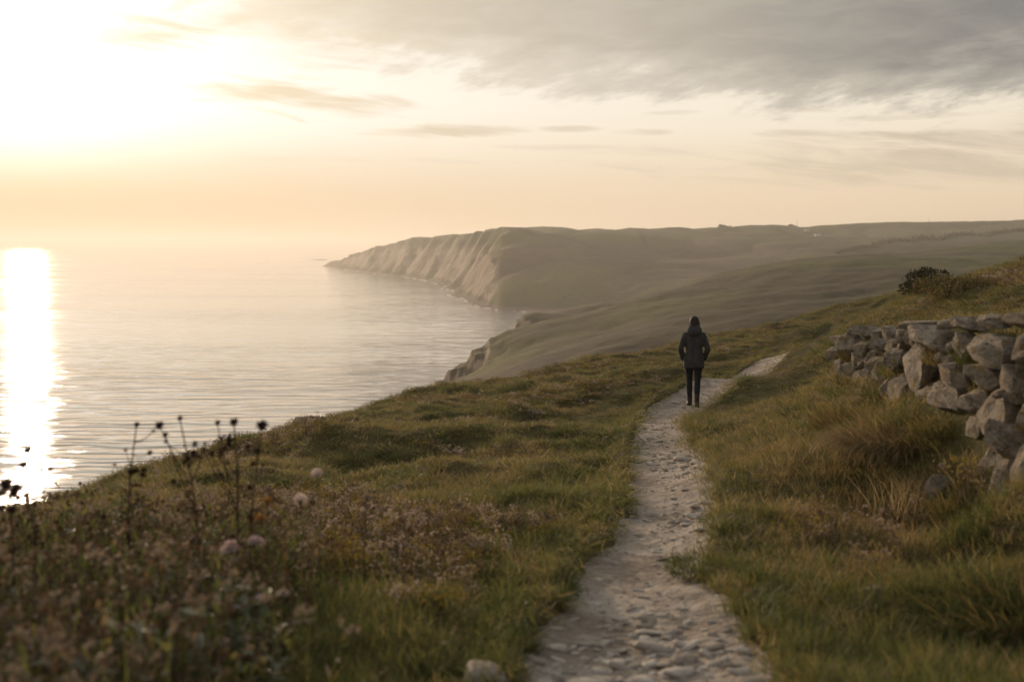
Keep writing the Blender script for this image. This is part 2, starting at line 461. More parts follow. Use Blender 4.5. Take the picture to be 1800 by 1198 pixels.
def mat_ground():
    m, t, out = new_mat("turf_soil")
    p = pos(t)
    a = t.noise(p, 0.55, 4, 0.6); b = t.noise(p, 3.0, 4, 0.6); c = t.noise(p, 22.0, 3, 0.6)
    col = t.mix(t.sstep(a, 0.38, 0.62), (0.070, 0.064, 0.024), (0.110, 0.080, 0.040))
    col = t.mix(t.sstep(b, 0.45, 0.68), col, (0.085, 0.082, 0.026))
    col = t.mix(t.sstep(c, 0.5, 0.75, 0, .6), col, (0.030, 0.022, 0.012))
    principled(t, out, col, 0.95, 0.1, bump(t, t.add(c, b), 0.8, 0.05))
    return m
def mat_hills():
    m, t, out = new_mat("hill_grass")
    g = t.node('ShaderNodeNewGeometry'); p = g.outputs['Position']
    sp = t.node('ShaderNodeSeparateXYZ'); t.put(sp.inputs[0], p)
    sn = t.node('ShaderNodeSeparateXYZ'); t.put(sn.inputs[0], g.outputs['Normal'])
    a = t.noise(p, 0.006, 5, 0.6); b = t.noise(p, 0.05, 5, 0.65); c = t.noise(p, 0.35, 3, 0.6)
    scrub = t.mix(t.sstep(b, 0.35, 0.65), (0.052, 0.042, 0.027), (0.082, 0.066, 0.038))
    col = t.mix(t.sstep(a, 0.45, 0.58), scrub, (0.092, 0.092, 0.032))
    # enclosed pasture on the plateau
    field = t.mul(t.sstep(sp.outputs[2], 62, 76), t.sstep(sp.outputs[1], 700, 1000))
    col = t.mix(t.mul(field, t.sstep(a, 0.40, 0.52)), col, (0.060, 0.078, 0.026))
    vf = t.node('ShaderNodeTexVoronoi'); vf.inputs['Scale'].default_value = 0.0042; t.put(vf.inputs['Vector'], t.vmul(p, (1, .55, 0)))
    hs = t.node('ShaderNodeSeparateColor'); t.put(hs.inputs[0], vf.outputs['Color'])
    col = t.mix(t.mul(field, t.sstep(hs.outputs[0], 0.3, 0.8, 0, .75)), col, (0.100, 0.100, 0.040))
    ve = t.node('ShaderNodeTexVoronoi', feature='DISTANCE_TO_EDGE'); ve.inputs['Scale'].default_value = 0.0042; t.put(ve.inputs['Vector'], t.vmul(p, (1, .55, 0)))
    col = t.mix(t.mul(field, t.sstep(ve.outputs['Distance'], 0.022, 0.010, 0, .8)), col, (0.026, 0.026, 0.014))
    gorse = t.noise(p, 0.12, 5, 0.7)
    col = t.mix(t.sstep(gorse, 0.56, 0.66, 0, .7), col, (0.030, 0.030, 0.014))
    col = t.mix(t.sstep(c, 0.52, 0.72, 0, .55), col, (0.030, 0.024, 0.014))
    slope = t.add(sn.outputs[2], t.mul(t.sub(b, 0.5), 0.55))
    rock = t.mul(t.sstep(slope, 0.74, 0.60), t.sstep(sp.outputs[2], 75, 55))
    rcol = t.mix(t.sstep(t.noise(t.vmul(p, (1, 1, .45)), 0.09, 5, 0.7), 0.38, 0.62), (0.190, 0.135, 0.098), (0.290, 0.222, 0.170))
    col = t.mix(rock, col, rcol)
    beach = t.sstep(sp.outputs[2], 5.0, 2.0)
    col = t.mix(beach, col, (0.13, 0.10, 0.075))
    foam = t.mul(t.sstep(sp.outputs[2], 0.75, 0.35), t.sstep(t.noise(p, 0.03, 4, 0.6), 0.45, 0.55))
    col = t.mix(foam, col, (0.62, 0.60, 0.56))
    principled(t, out, col, 0.95, 0.1, bump(t, t.add(b, t.mul(c, 0.25)), 0.6, 1.1))
    return m
def mat_path():
    m, t, out = new_mat("path_chalk")
    p = pos(t)
    a = t.noise(p, 1.4, 4, 0.6); b = t.noise(p, 9.0, 4, 0.65); c = t.noise(p, 60.0, 3, 0.6)
    v = t.node('ShaderNodeTexVoronoi'); v.inputs['Scale'].default_value = 26.0; t.put(v.inputs['Vector'], t.vmul(p, (0.75, 1.0, 1.0)))
    v2 = t.node('ShaderNodeTexVoronoi'); v2.inputs['Scale'].default_value = 75.0; t.put(v2.inputs['Vector'], p)
    col = t.mix(t.sstep(a, 0.35, 0.65), (0.225, 0.180, 0.140), (0.375, 0.320, 0.265))
    col = t.mix(t.sstep(b, 0.48, 0.7, 0, .8), col, (0.42, 0.375, 0.325))
    col = t.mix(t.sstep(t.noise(t.vmul(p, (1.0, .6, 1)), 2.6, 5, 0.65, 0.5), 0.50, 0.66, 0, .7), col, (0.185, 0.138, 0.100))
    col = t.mix(t.sstep(c, 0.55, 0.75, 0, .6), col, (0.10, 0.075, 0.055))
    h = t.add(t.mul(t.sub(1.0, v.outputs['Distance']), 0.6), t.add(t.mul(t.sub(1.0, v2.outputs['Distance']), 0.25), t.add(t.mul(b, 0.8), t.mul(t.noise(t.vmul(p, (0.5, 1.6, 1)), 6.0, 5, 0.7, 0.4), 1.6))))
    principled(t, out, col, 0.85, 0.25, bump(t, h, 0.9, 0.022))
    return m
def mat_sea():
    m, t, out = new_mat("sea_water")
    p = pos(t)
    sw = t.noise(t.vmul(p, (0.18, 1.0, 1.0)), 0.050, 3, 0.5, 0.4)       # swell lines
    ch = t.noise(t.vmul(p, (0.24, 1.0, 1.0)), 0.15, 1.5, 0.5, 0.5)
    rp = t.noise(t.vmul(p, (0.34, 1.0, 1.0)), 1.1, 3, 0.6)
    calm = t.noise(t.vmul(p, (0.25, 1.0, 1.0)), 0.006, 3, 0.5)
    sy = t.node('ShaderNodeSeparateXYZ'); t.put(sy.inputs[0], p)
    amp = t.mul(t.sstep(calm, 0.30, 0.70, 0.6, 1.3), t.sstep(sy.outputs[1], 280, 950, 4.2, 0.9))
    h = t.add(t.mul(sw, 3.0), t.add(t.mul(ch, 2.6), t.mul(rp, 0.03)))
    nrm = bump(t, t.mul(h, amp), 1.0, 0.25)
    b = principled(t, out, (0.360, 0.355, 0.335), 0.16, 0.5, nrm)  # base paler than water, standing in for reflected sky light
    t.put(b.inputs['Roughness'], t.sstep(calm, 0.3, 0.7, 0.04, 0.08))
    b.inputs['IOR'].default_value = 1.5
    return m
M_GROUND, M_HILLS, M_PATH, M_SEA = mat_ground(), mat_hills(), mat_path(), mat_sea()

# ------------------------------------------------------------------ setting: land, sea, path
def build_land():
    th = np.concatenate([np.linspace(-180, -80, 26)[:-1], np.linspace(-80, -33, 70)[:-1], np.linspace(-33, 33, 470)[:-1], np.linspace(33, 80, 70)[:-1], np.linspace(80, 180, 26)[:-1]])
    th = np.radians(th)
    nr1 = 560
    rn = np.geomspace(0.5, 130, nr1)
    rf = np.geomspace(130, 6800, 420)
    for name, rr, mat in (("hillside", rn, M_GROUND), ("hills", rf, M_HILLS)):
        T, RR = np.meshgrid(th, rr, indexing='ij')
        X = np.sin(T) * RR; Y = np.cos(T) * RR
        Z = height(X, Y)
        V = np.stack([X, Y, Z], -1).reshape(-1, 3)
        link(name, grid_mesh(name, V, len(th), len(rr), True), mat, kind="structure")
build_land()

def build_sea():
    V = [(-22000, -4000, 0), (22000, -4000, 0), (22000, 26000, 0), (-22000, 26000, 0)]
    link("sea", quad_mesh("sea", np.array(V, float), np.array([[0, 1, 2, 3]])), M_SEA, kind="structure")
build_sea()

def build_path():
    ys = np.concatenate([np.linspace(1.2, 9, 260)[:-1], np.linspace(9, 24, 240)[:-1], np.linspace(24, 39.5, 130)])
    tt = np.linspace(-1, 1, 46)
    Yg, Tg = np.meshgrid(ys, tt, indexing='ij')
    sl = (path_x(Yg + .2) - path_x(Yg - .2)) / .4
    c = 1 / np.sqrt(1 + sl * sl)
    hw = (path_w(Yg) + 0.28) * (1 - 0.75 * sstep(Yg, 34, 39.5))
    X = path_x(Yg) + Tg * hw * c; Y = Yg - Tg * hw * sl * c
    Z = path_z(X, Y) - 0.10 * sstep(np.abs(Tg), 0.86, 1.0)
    V = np.stack([X, Y, Z], -1).reshape(-1, 3)
    return link("footpath", grid_mesh("footpath", V, len(ys), len(tt)), M_PATH, kind="structure")
footpath = build_path()

# ------------------------------------------------------------------ plant materials
def leaf_mat(name, c1, c2, c3, patch=0.6, trans=0.45, rough=0.6, var=0.35):
    """diffuse + translucent leaf; colour drifts over the ground and from plant to plant"""
    m, t, out = new_mat(name)
    p = pos(t)
    a = t.add(t.mul(t.noise(p, patch, 4, 0.6), 0.65), t.mul(t.noise(p, patch * 7, 3, 0.6), 0.35))
    rnd = t.node('ShaderNodeObjectInfo').outputs['Random']
    f = t.m('ADD', a, t.mul(t.sub(rnd, 0.5), var))
    col = t.ramp(f, [(0.36, c1), (0.5, c2), (0.64, c3)])
    d = t.node('ShaderNodeBsdfPrincipled')
    t.put(d.inputs['Base Color'], col); d.inputs['Roughness'].default_value = rough; d.inputs['Specular IOR Level'].default_value = 0.25
    tr = t.node('ShaderNodeBsdfTranslucent'); t.put(tr.inputs['Color'], t.mix(0.5, col, t.mix(1.0, col, (1.0, 0.95, 0.55), 'MULTIPLY')))
    mx = t.node('ShaderNodeMixShader'); mx.inputs[0].default_value = trans
    t.l.new(d.outputs[0], mx.inputs[1]); t.l.new(tr.outputs[0], mx.inputs[2]); t.l.new(mx.outputs[0], out.inputs['Surface'])
    return m
M_TURF = leaf_mat("turf_blades", (0.120, 0.132, 0.046), (0.210, 0.196, 0.070), (0.310, 0.236, 0.112), 0.5, 0.5)
M_LUSH = leaf_mat("lush_blades", (0.080, 0.102, 0.036), (0.135, 0.152, 0.052), (0.205, 0.192, 0.070), 0.9, 0.5)
M_STRAW = leaf_mat("straw_blades", (0.26, 0.175, 0.080), (0.36, 0.260, 0.135), (0.44, 0.335, 0.19), 0.8)
M_RUST = leaf_mat("rust_leaves", (0.110, 0.074, 0.042), (0.195, 0.125, 0.066), (0.290, 0.205, 0.128), 1.2)
M_HEATH = leaf_mat("heath_heads", (0.130, 0.095, 0.066), (0.270, 0.205, 0.158), (0.48, 0.385, 0.32), 1.0, 0.3, var=0.7)
M_BROWN = leaf_mat("brown_heads", (0.095, 0.062, 0.040), (0.165, 0.112, 0.074), (0.32, 0.245, 0.190), 1.5, 0.3, var=0.6)
M_GREY = leaf_mat("greygreen_leaves", (0.110, 0.130, 0.080), (0.175, 0.195, 0.130), (0.280, 0.290, 0.225), 1.4, 0.3)
M_BRAMBLE = leaf_mat("bramble_leaves", (0.034, 0.034, 0.016), (0.064, 0.056, 0.024), (0.105, 0.086, 0.036), 2.0, 0.35)
M_GORSE = leaf_mat("mound_leaves", (0.045, 0.052, 0.014), (0.080, 0.084, 0.022), (0.120, 0.105, 0.034), 1.5, 0.35)
M_YELLOW = leaf_mat("yellow_leaves", (0.20, 0.15, 0.02), (0.28, 0.20, 0.03), (0.34, 0.26, 0.06), 2.0, 0.4)
def plain_mat(name, c, rough=0.8, spec=0.25, nscale=30.0, vary=0.35, bmp=0.0):
    m, t, out = new_mat(name)
    tc = t.node('ShaderNodeTexCoord').outputs['Object']
    n = t.noise(tc, nscale, 4, 0.6)
    lo = tuple(v * (1 - vary) for v in c); hi = tuple(min(1, v * (1 + vary)) for v in c)
    principled(t, out, t.mix(t.sstep(n, 0.3, 0.7), lo, hi), rough, spec, bump(t, n, bmp, 0.01) if bmp else None)
    return m
M_STEM = plain_mat("dry_stem", (0.060, 0.036, 0.018))
M_SEED = plain_mat("seed_head_brown", (0.038, 0.020, 0.013), 0.9, 0.1, 200)
M_PETAL = leaf_mat("pink_petals", (0.58, 0.45, 0.49), (0.66, 0.53, 0.56), (0.74, 0.62, 0.62), 3.0, 0.35)
M_LILAC = leaf_mat("lilac_petals", (0.44, 0.40, 0.58), (0.52, 0.47, 0.66), (0.58, 0.54, 0.70), 3.0, 0.35)
M_DRYFL = leaf_mat("dry_petals", (0.26, 0.12, 0.035), (0.34, 0.17, 0.05), (0.42, 0.24, 0.09), 3.0, 0.35)
M_PALEFL = leaf_mat("pale_petals", (0.36, 0.29, 0.25), (0.44, 0.36, 0.31), (0.52, 0.44, 0.38), 3.0, 0.35)
M_CALYX = plain_mat("green_calyx", (0.055, 0.060, 0.020))
def mat_stone():
    m, t, out = new_mat("lichen_limestone")
    tc = t.node('ShaderNodeTexCoord').outputs['Object']
    rnd = t.node('ShaderNodeObjectInfo').outputs['Random']
    off = t.node('ShaderNodeVectorMath', operation='ADD'); t.put(off.inputs[0], tc)
    cm = t.node('ShaderNodeCombineXYZ'); t.put(cm.inputs[0], t.mul(rnd, 37.0)); t.put(cm.inputs[1], t.mul(rnd, 91.0)); t.put(off.inputs[1], cm.outputs[0])
    p = off.outputs[0]
    a = t.noise(p, 2.2, 5, 0.65, 0.5); b = t.noise(p, 7.0, 6, 0.7, 0.4); c = t.noise(p, 28.0, 4, 0.65)
    col = t.mix(t.sstep(a, 0.35, 0.65), (0.290, 0.236, 0.178), (0.540, 0.460, 0.365))
    col = t.mix(t.sstep(b, 0.52, 0.68, 0, .85), col, (0.58, 0.53, 0.46))
    col = t.mix(t.sstep(b, 0.43, 0.33, 0, .85), col, (0.085, 0.072, 0.058))
    col = t.mix(t.sstep(c, 0.56, 0.7, 0, .6), col, (0.09, 0.08, 0.065))
    li = t.noise(p, 3.1, 4, 0.6)
    col = t.mix(t.sstep(li, 0.57, 0.66, 0, .8), col, (0.40, 0.27, 0.08))
    moss = t.noise(p, 1.7, 5, 0.65)
    col = t.mix(t.sstep(moss, 0.60, 0.70, 0, .7), col, (0.10, 0.10, 0.035))
    v = t.node('ShaderNodeTexVoronoi', feature='DISTANCE_TO_EDGE'); v.inputs['Scale'].default_value = 1.5; t.put(v.inputs['Vector'], t.vmul(p, (1, 1, 1.8)))
    crack = t.m('MAXIMUM', t.sstep(v.outputs['Distance'], 0.0, 0.022), t.sstep(a, 0.42, 0.52))
    principled(t, out, t.mix(t.sub(1.0, crack), col, (0.07, 0.06, 0.05)), 0.9, 0.2, bump(t, t.add(t.mul(b, 1.0), t.add(t.mul(c, 0.35), t.mul(crack, 0.15))), 1.0, 0.09))
    return m
M_STONE = mat_stone()
def mat_pebble():
    m, t, out = new_mat("path_pebble")
    rnd = t.node('ShaderNodeObjectInfo').outputs['Random']
    p = pos(t)
    n = t.noise(p, 30, 4, 0.6); big = t.noise(p, 3.0, 3, 0.6)
    col = t.mix(t.sstep(t.add(big, t.mul(t.sub(rnd, .5), .5)), 0.3, 0.7), (0.27, 0.228, 0.185), (0.48, 0.43, 0.37))
    col = t.mix(t.sstep(n, 0.52, 0.72, 0, .6), col, (0.13, 0.105, 0.08))
    principled(t, out, col, 0.85, 0.25, bump(t, n, 0.7, 0.01))
    return m
M_PEBBLE = mat_pebble()

# ------------------------------------------------------------------ plant pieces
class MB:
    """collects faces, builds one mesh"""
    def __init__(self): self.v = []; self.f = []; self.mi = []
    def face(self, pts, mi=0):
        n = len(self.v); self.v += [tuple(p) for p in pts]; self.f.append(tuple(range(n, n + len(pts)))); self.mi.append(mi)
    def blade(self, base, dirv, length, width, droop, side, mi=0, seg=2):
        """tapering curved blade"""
        p = Vector(base); d = Vector(dirv).normalized(); s = Vector(side).normalized()
        n0 = len(self.v); st = length / (seg + 1)
        for i in range(seg + 1):
            w = width * (1 - 0.75 * (i / (seg + 1)) ** 1.5) * 0.5
            self.v += [tuple(p - s * w), tuple(p + s * w)]
            p = p + d * st
            d = (d + Vector((0, 0, -droop / (seg + 1)))).normalized()
        self.v.append(tuple(p))
        for i in range(seg):
            a = n0 + 2 * i
            self.f.append((a, a + 1, a + 3, a + 2)); self.mi.append(mi)
        a = n0 + 2 * seg
        self.f.append((a, a + 1, a + 2)); self.mi.append(mi)
    def leaf(self, p, d, n, length, width, mi=0):
        p = Vector(p); d = Vector(d).normalized(); s = d.cross(Vector(n))
        s = s.normalized() if s.length > 1e-5 else Vector((1, 0, 0))
        m = p + d * length * 0.5
        up = s.cross(d) * width * 0.18
        self.face([p, m + s * width * .5 + up, p + d * length, m - s * width * .5 + up], mi)
    def tube(self, pts, radii, k=5, mi=0, cap=True):
        n0 = len(self.v)
        for i, p in enumerate(pts):
            p = Vector(p)
            d = (Vector(pts[min(i + 1, len(pts) - 1)]) - Vector(pts[max(i - 1, 0)])).normalized()
            a = d.cross(Vector((0.31, 0.95, 0.05))).normalized(); b = d.cross(a)
            for j in range(k):
                an = 2 * math.pi * j / k
                self.v.append(tuple(p + (a * math.cos(an) + b * math.sin(an)) * radii[i]))
        for i in range(len(pts) - 1):
            for j in range(k):
                a = n0 + i * k + j; b = n0 + i * k + (j + 1) % k
                self.f.append((a, b, b + k, a + k)); self.mi.append(mi)
        if cap:
            self.f.append(tuple(n0 + j for j in reversed(range(k)))); self.mi.append(mi)
            e = n0 + (len(pts) - 1) * k
            self.f.append(tuple(e + j for j in range(k))); self.mi.append(mi)
    def mesh(self, name, mats, smooth=False):
        me = bpy.data.meshes.new(name)
        me.from_pydata(self.v, [], self.f)
        for m in mats: me.materials.append(m)
        me.polygons.foreach_set('material_index', self.mi)
        if smooth: me.polygons.foreach_set('use_smooth', [True] * len(self.f))
        me.update()
        return me
rnd = random.Random(11)
def rdir(tilt):
    a = rnd.uniform(0, 2 * math.pi); t = rnd.uniform(0, tilt)
    return Vector((math.sin(t) * math.cos(a), math.sin(t) * math.sin(a), math.cos(t)))

def tuft(name, mat, n, rad, h, w, tilt, droop, lean=(0, 0), extra=None, seg=2):
    mb = MB()
    for i in range(n):
        a = rnd.uniform(0, 2 * math.pi); r = rad * math.sqrt(rnd.random())
        b = (r * math.cos(a), r * math.sin(a), -0.02)
        d = rdir(tilt) + Vector((lean[0], lean[1], 0)) + Vector((b[0], b[1], 0)) * (0.6 / max(rad, 1e-4)) * 0.4
        sd = Vector((rnd.uniform(-1, 1), rnd.uniform(-1, 1), 0))
        mb.blade(b, d, h * rnd.uniform(0.5, 1.15), w * rnd.uniform(0.7, 1.2), droop * rnd.uniform(0.4, 1.4), sd, 1 if (extra and rnd.random() < 0.16) else 0, seg)
    return bpy.data.objects.new(name, mb.mesh(name, [mat] + ([extra] if extra else [])))
def forb(name, leafm, headm, stems, h, rad, leaf_l, leaf_w, heads=True, leaves=9, headr=0.012):
    """small branching herb: stems with leaves and little dry heads"""
    mb = MB()
    for i in range(stems):
        a = rnd.uniform(0, 2 * math.pi); r = rad * math.sqrt(rnd.random())
        p = Vector((r * math.cos(a), r * math.sin(a), -0.02)); d = rdir(0.45) + Vector((p.x, p.y, 0)) * 1.2
        hh = h * rnd.uniform(0.55, 1.1)
        q = p + d.normalized() * hh
        sd = Vector((rnd.uniform(-1, 1), rnd.uniform(-1, 1), 0))
        mb.blade(p, d, hh, 0.006, 0.1, sd, 0)
        for j in range(leaves):
            t = rnd.uniform(0.15, 1.0)
            ld = rdir(1.5); ld.z = abs(ld.z) * 0.6
            mb.leaf(p.lerp(q, t), ld, rdir(0.6), leaf_l * rnd.uniform(.6, 1.2), leaf_w * rnd.uniform(.6, 1.2), 0 if (rnd.random() < 0.7 or not heads) else 1)
        if heads:
            for j in range(rnd.randint(2, 5)):
                c = q + Vector((rnd.uniform(-1, 1), rnd.uniform(-1, 1), rnd.uniform(-.6, .6))) * 0.03
                for k in range(4):
                    mb.leaf(c, rdir(2.6), rdir(3), headr * 2, headr * 1.4, 1)
    return bpy.data.objects.new(name, mb.mesh(name, [leafm, headm]))

def scatter(name, sources, P, rot, scl, idx, label):
    """one ground-cover object: source plants set out over points by geometry nodes"""
    c = bpy.data.collections.new(name + "_plants")
    for i, o in enumerate(sources):
        o.name = "%s_plant_%02d" % (name, i); c.objects.link(o)
    me = bpy.data.meshes.new(name)
    n = len(P)
    me.vertices.add(n); me.vertices.foreach_set('co', np.asarray(P, np.float32).ravel())
    for nm, ty, key, arr in (("rot", 'FLOAT_VECTOR', 'vector', rot), ("scl", 'FLOAT_VECTOR', 'vector', scl)):
        at_ = me.attributes.new(nm, ty, 'POINT'); at_.data.foreach_set(key, np.asarray(arr, np.float32).ravel())
    at_ = me.attributes.new("idx", 'INT', 'POINT'); at_.data.foreach_set('value', np.asarray(idx, np.int32))
    me.update()
    o = link(name, me, None, kind="stuff", label=label)
    g = bpy.data.node_groups.new(name, 'GeometryNodeTree')
    g.interface.new_socket('Geometry', in_out='INPUT', socket_type='NodeSocketGeometry')
    g.interface.new_socket('Geometry', in_out='OUTPUT', socket_type='NodeSocketGeometry')
    gi = g.nodes.new('NodeGroupInput'); go = g.nodes.new('NodeGroupOutput')
    ip = g.nodes.new('GeometryNodeInstanceOnPoints'); ci = g.nodes.new('GeometryNodeCollectionInfo')
    ci.inputs['Collection'].default_value = c; ci.inputs['Separate Children'].default_value = True; ci.inputs['Reset Children'].default_value = True
    def na(nm, ty):
        k = g.nodes.new('GeometryNodeInputNamedAttribute'); k.data_type = ty; k.inputs['Name'].default_value = nm
        return k.outputs['Attribute']
    e2r = g.nodes.new('FunctionNodeEulerToRotation')
    g.links.new(na("rot", 'FLOAT_VECTOR'), e2r.inputs[0])
    g.links.new(gi.outputs[0], ip.inputs['Points']); g.links.new(ci.outputs[0], ip.inputs['Instance'])
    ip.inputs['Pick Instance'].default_value = True
    g.links.new(na("idx", 'INT'), ip.inputs['Instance Index'])
    g.links.new(e2r.outputs[0], ip.inputs['Rotation']); g.links.new(na("scl", 'FLOAT_VECTOR'), ip.inputs['Scale'])
    g.links.new(ip.outputs[0], go.inputs[0])
    md = o.modifiers.new("scatter", 'NODES'); md.node_group = g
    return o

# ------------------------------------------------------------------ ground cover
def sample(n, r0, r1, amax=33, power=1.0):
    u = RNG.random(n)
    r = (r0 ** power + u * (r1 ** power - r0 ** power)) ** (1 / power)
    a = np.radians(RNG.uniform(-amax, amax, n))
    return r * np.sin(a), r * np.cos(a), r
def wall_zone(X, Y):
    """true where the wall's stones stand"""
    t = X - wall_x(Y)
    return (Y > 4.3) & (Y < 13.6) & (t > -0.02) & (t < 0.14)
def place(n, r0, r1, keep, lean=0.0, grow=0.5, growz=0.2, s0=1.0, pathgap=0.0, nsrc=4, power=1.0, ref=5.0, amax=33, short=0.0):
    X, Y, r = sample(n, r0, r1, amax, power)
    d, dx = path_d(X, Y)
    k = (d > pathgap) & ~wall_zone(X, Y) & keep(X, Y, r, d, dx)
    X, Y, r, d, dx = X[k], Y[k], r[k], d[k], dx[k]
    Z = height(X, Y)
    n = len(X)
    s = s0 * RNG.uniform(0.7, 1.3, n)
    sc = np.stack([s * (r / ref).clip(0.7) ** grow] * 2 + [s * (r / ref).clip(0.7) ** growz], -1)
    # plants beside the path are trodden and lean over it
    e = np.exp(-(d / 0.5) ** 2)
    sc[:, 2] *= (1 - 0.40 * e) * (1 - short * sstep(r, 7, 14)) * (1 - 0.62 * sstep(r, 15, 19) * sstep(2.0 - d, 0, 1.2))
    ly = (-np.sign(dx) * e * 0.6 + lean + RNG.normal(0, 0.10, n))
    rot = np.stack([RNG.normal(0, 0.12, n), ly, RNG.uniform(0, 2 * np.pi, n)], -1)
    return np.stack([X, Y, Z], -1), rot, sc, RNG.integers(0, nsrc, n)

def heath_mask(X, Y):
    """patches of brown heath and dead herbs left of the path"""
    return fbm(X * 0.33 + 3.1, Y * 0.22, 3, 61)
def left_bed(X, Y):
    """the tall herb bed at the near left"""
    return sstep(-(X - (-0.15 - 0.14 * Y)), 0.0, 0.8) * sstep(7.4 - np.hypot(X * 0.7, Y), 0.0, 1.5)

# short turf everywhere
src = [tuft("t", M_TURF, 44, 0.085, 0.085, 0.0045, 0.85, 0.9, (0.35, -0.1), M_STRAW) for _ in range(4)]
P_, r_, s_, i_ = place(98000, 2.0, 85, lambda X, Y, r, d, dx: RNG.random(len(X)) < 0.95 * sstep(d, -0.13, 0.03) ** 1.6, 0.10, 0.5, 0.18, nsrc=4, pathgap=-0.13, short=0.35)
scatter("turf_grass", src, P_, r_, s_, i_, "short windswept olive turf covering the hillside on both sides of the path")
# longer green grass: foreground, path banks and tussocks
src = [tuft("t", M_LUSH, 52, 0.075, 0.19, 0.0055, 0.75, 1.5, (0.3, -0.05), M_TURF, 3) for _ in range(4)]
def lush_keep(X, Y, r, d, dx):
    bank = np.exp(-((d - 0.35) / 0.45) ** 2) * (dx < 0)
    tuss = sstep(fbm(X * 0.8, Y * 0.8, 3, 71), 0.10, 0.45)
    nearf = sstep(6.5 - r, 0, 1.5)
    return RNG.random(len(X)) < np.clip(0.55 * bank + 0.8 * tuss + 0.65 * nearf, 0, 1) * (1 - 0.6 * left_bed(X, Y))
P_, r_, s_, i_ = place(46000, 2.0, 60, lush_keep, 0.05, 0.40, 0.10, 0.85, nsrc=4, pathgap=0.03, power=0.8, short=0.4)
scatter("long_grass", src, P_, r_, s_, i_, "longer dark green grass in tussocks along the path banks")
# straw coloured grass
src = [tuft("t", M_STRAW, 15, 0.06, 0.20, 0.0032, 0.6, 1.0, (0.1, 0), None, 3) for _ in range(3)]
def straw_keep(X, Y, r, d, dx):
    k = sstep(fbm(X * 0.6 + 9, Y * 0.5, 3, 81), 0.0, 0.5) * 0.6 + 0.16
    k = k + 0.5 * sstep(1.5 - np.abs(X - wall_x(Y) + 0.6), 0, 0.8) * (Y > 6.5) * (Y < 15)
    return RNG.random(len(X)) < k * sstep(d, 0.15, 0.5) * (1 - 0.6 * left_bed(X, Y))
P_, r_, s_, i_ = place(46000, 2.5, 80, straw_keep, 0.05, 0.45, 0.0, 0.9, nsrc=3, power=0.9, short=0.45)
scatter("dry_grass", src, P_, r_, s_, i_, "dry straw coloured grass stalks scattered through the turf")
# brown heath
src = [forb("t", M_RUST, M_HEATH, 9, 0.15, 0.09, 0.016, 0.009, True, 10, 0.0065) for _ in range(3)] + [forb("t", M_TURF, M_YELLOW, 8, 0.14, 0.09, 0.020, 0.010, True, 10, 0.006)] + [forb("t", M_TURF, M_RUST, 9, 0.15, 0.09, 0.020, 0.009, True, 11, 0.006), forb("t", M_RUST, M_STRAW, 8, 0.16, 0.09, 0.018, 0.008, True, 9, 0.005)]
def heath_keep(X, Y, r, d, dx):
    h = sstep(heath_mask(X, Y), 0.06, 0.34) * (dx < 0) * (1 - 0.45 * sstep(r, 11, 18))
    rp = sstep(fbm(X * 0.5, Y * 0.35 + 40, 3, 91), 0.12, 0.45) * (dx > 0) * 0.8
    return RNG.random(len(X)) < (h + rp) * sstep(d, 0.3, 0.9) * sstep(r, 3.5, 5.5)
P_, r_, s_, i_ = place(52000, 3.0, 75, heath_keep, 0.0, 0.42, 0.10, 0.95, nsrc=6, power=0.9, short=0.2)
scatter("heath_herbs", src, P_, r_, s_, i_, "low brown heath and withered herbs in patches on the slope")
# herb bed in the near left corner
src = [forb("t", M_RUST, M_BROWN, 6, 0.38, 0.08, 0.030, 0.015, True, 12, 0.009) for _ in range(1)] + \
      [forb("t", M_GREY, M_GREY, 5, 0.28, 0.09, 0.060, 0.030, False, 9) for _ in range(2)] + \
      [forb("t", M_LUSH, M_BROWN, 6, 0.34, 0.08, 0.050, 0.014, True, 10, 0.009) for _ in range(3)] + \
      [tuft("t", M_LUSH, 40, 0.08, 0.36, 0.007, 0.6, 1.2, (0.1, 0), M_STRAW, 3) for _ in range(3)]
def bed_keep(X, Y, r, d, dx): return (RNG.random(len(X)) < left_bed(X, Y)) & (d > 0.5)
P_, r_, s_, i_ = place(7000, 2.6, 9.0, bed_keep, 0.0, 0.0, 0.0, 1.02, nsrc=9, ref=5)
scatter("herb_bed", src, P_, r_, s_, i_, "tangled bed of rusty and grey green herbs in the near left corner")

# ------------------------------------------------------------------ stones
def stone_mesh(name, seed, rough=0.10, box=0.80, cuts=5, flat=0.0):
    """weathered block: a rounded, faceted, lumpy box of unit size"""
    rs = np.random.default_rng(seed)
    bm = bmesh.new(); bmesh.ops.create_cube(bm, size=1.0)
    bmesh.ops.subdivide_edges(bm, edges=bm.edges[:], cuts=cuts, use_grid_fill=True)
    planes = []
    for i in range(11):
        n = Vector(rs.normal(size=3)).normalized(); planes.append((n, rs.uniform(0.37, 0.54)))
    o1, o2 = rs.uniform(0, 50, 2)
    for v in bm.verts:
        p = v.co.copy()
        sph = p.normalized() * 0.60
        p = p.lerp(sph, 1 - box)
        for n, d in planes:
            e = p.dot(n) - d
            if e > 0: p -= n * e * 0.9
        q = p.normalized()
        k = float(perlin(np.array([q.x * 2.1 + o1]), np.array([q.y * 2.1 + q.z * 1.7 + o2]), 3)[0]) * rough * 1.4
        k += float(perlin(np.array([q.x * 6 + o2]), np.array([q.z * 6 + q.y * 4.3 + o1]), 5)[0]) * rough * 0.5
        v.co = p * (1 + k)
    me = bpy.data.meshes.new(name); bm.to_mesh(me); bm.free()
    me.polygons.foreach_set('use_smooth', [True] * len(me.polygons))
    return me
BLOCKS = [stone_mesh("stone_block", 100 + i, 0.09, 0.86, 8) for i in range(10)]
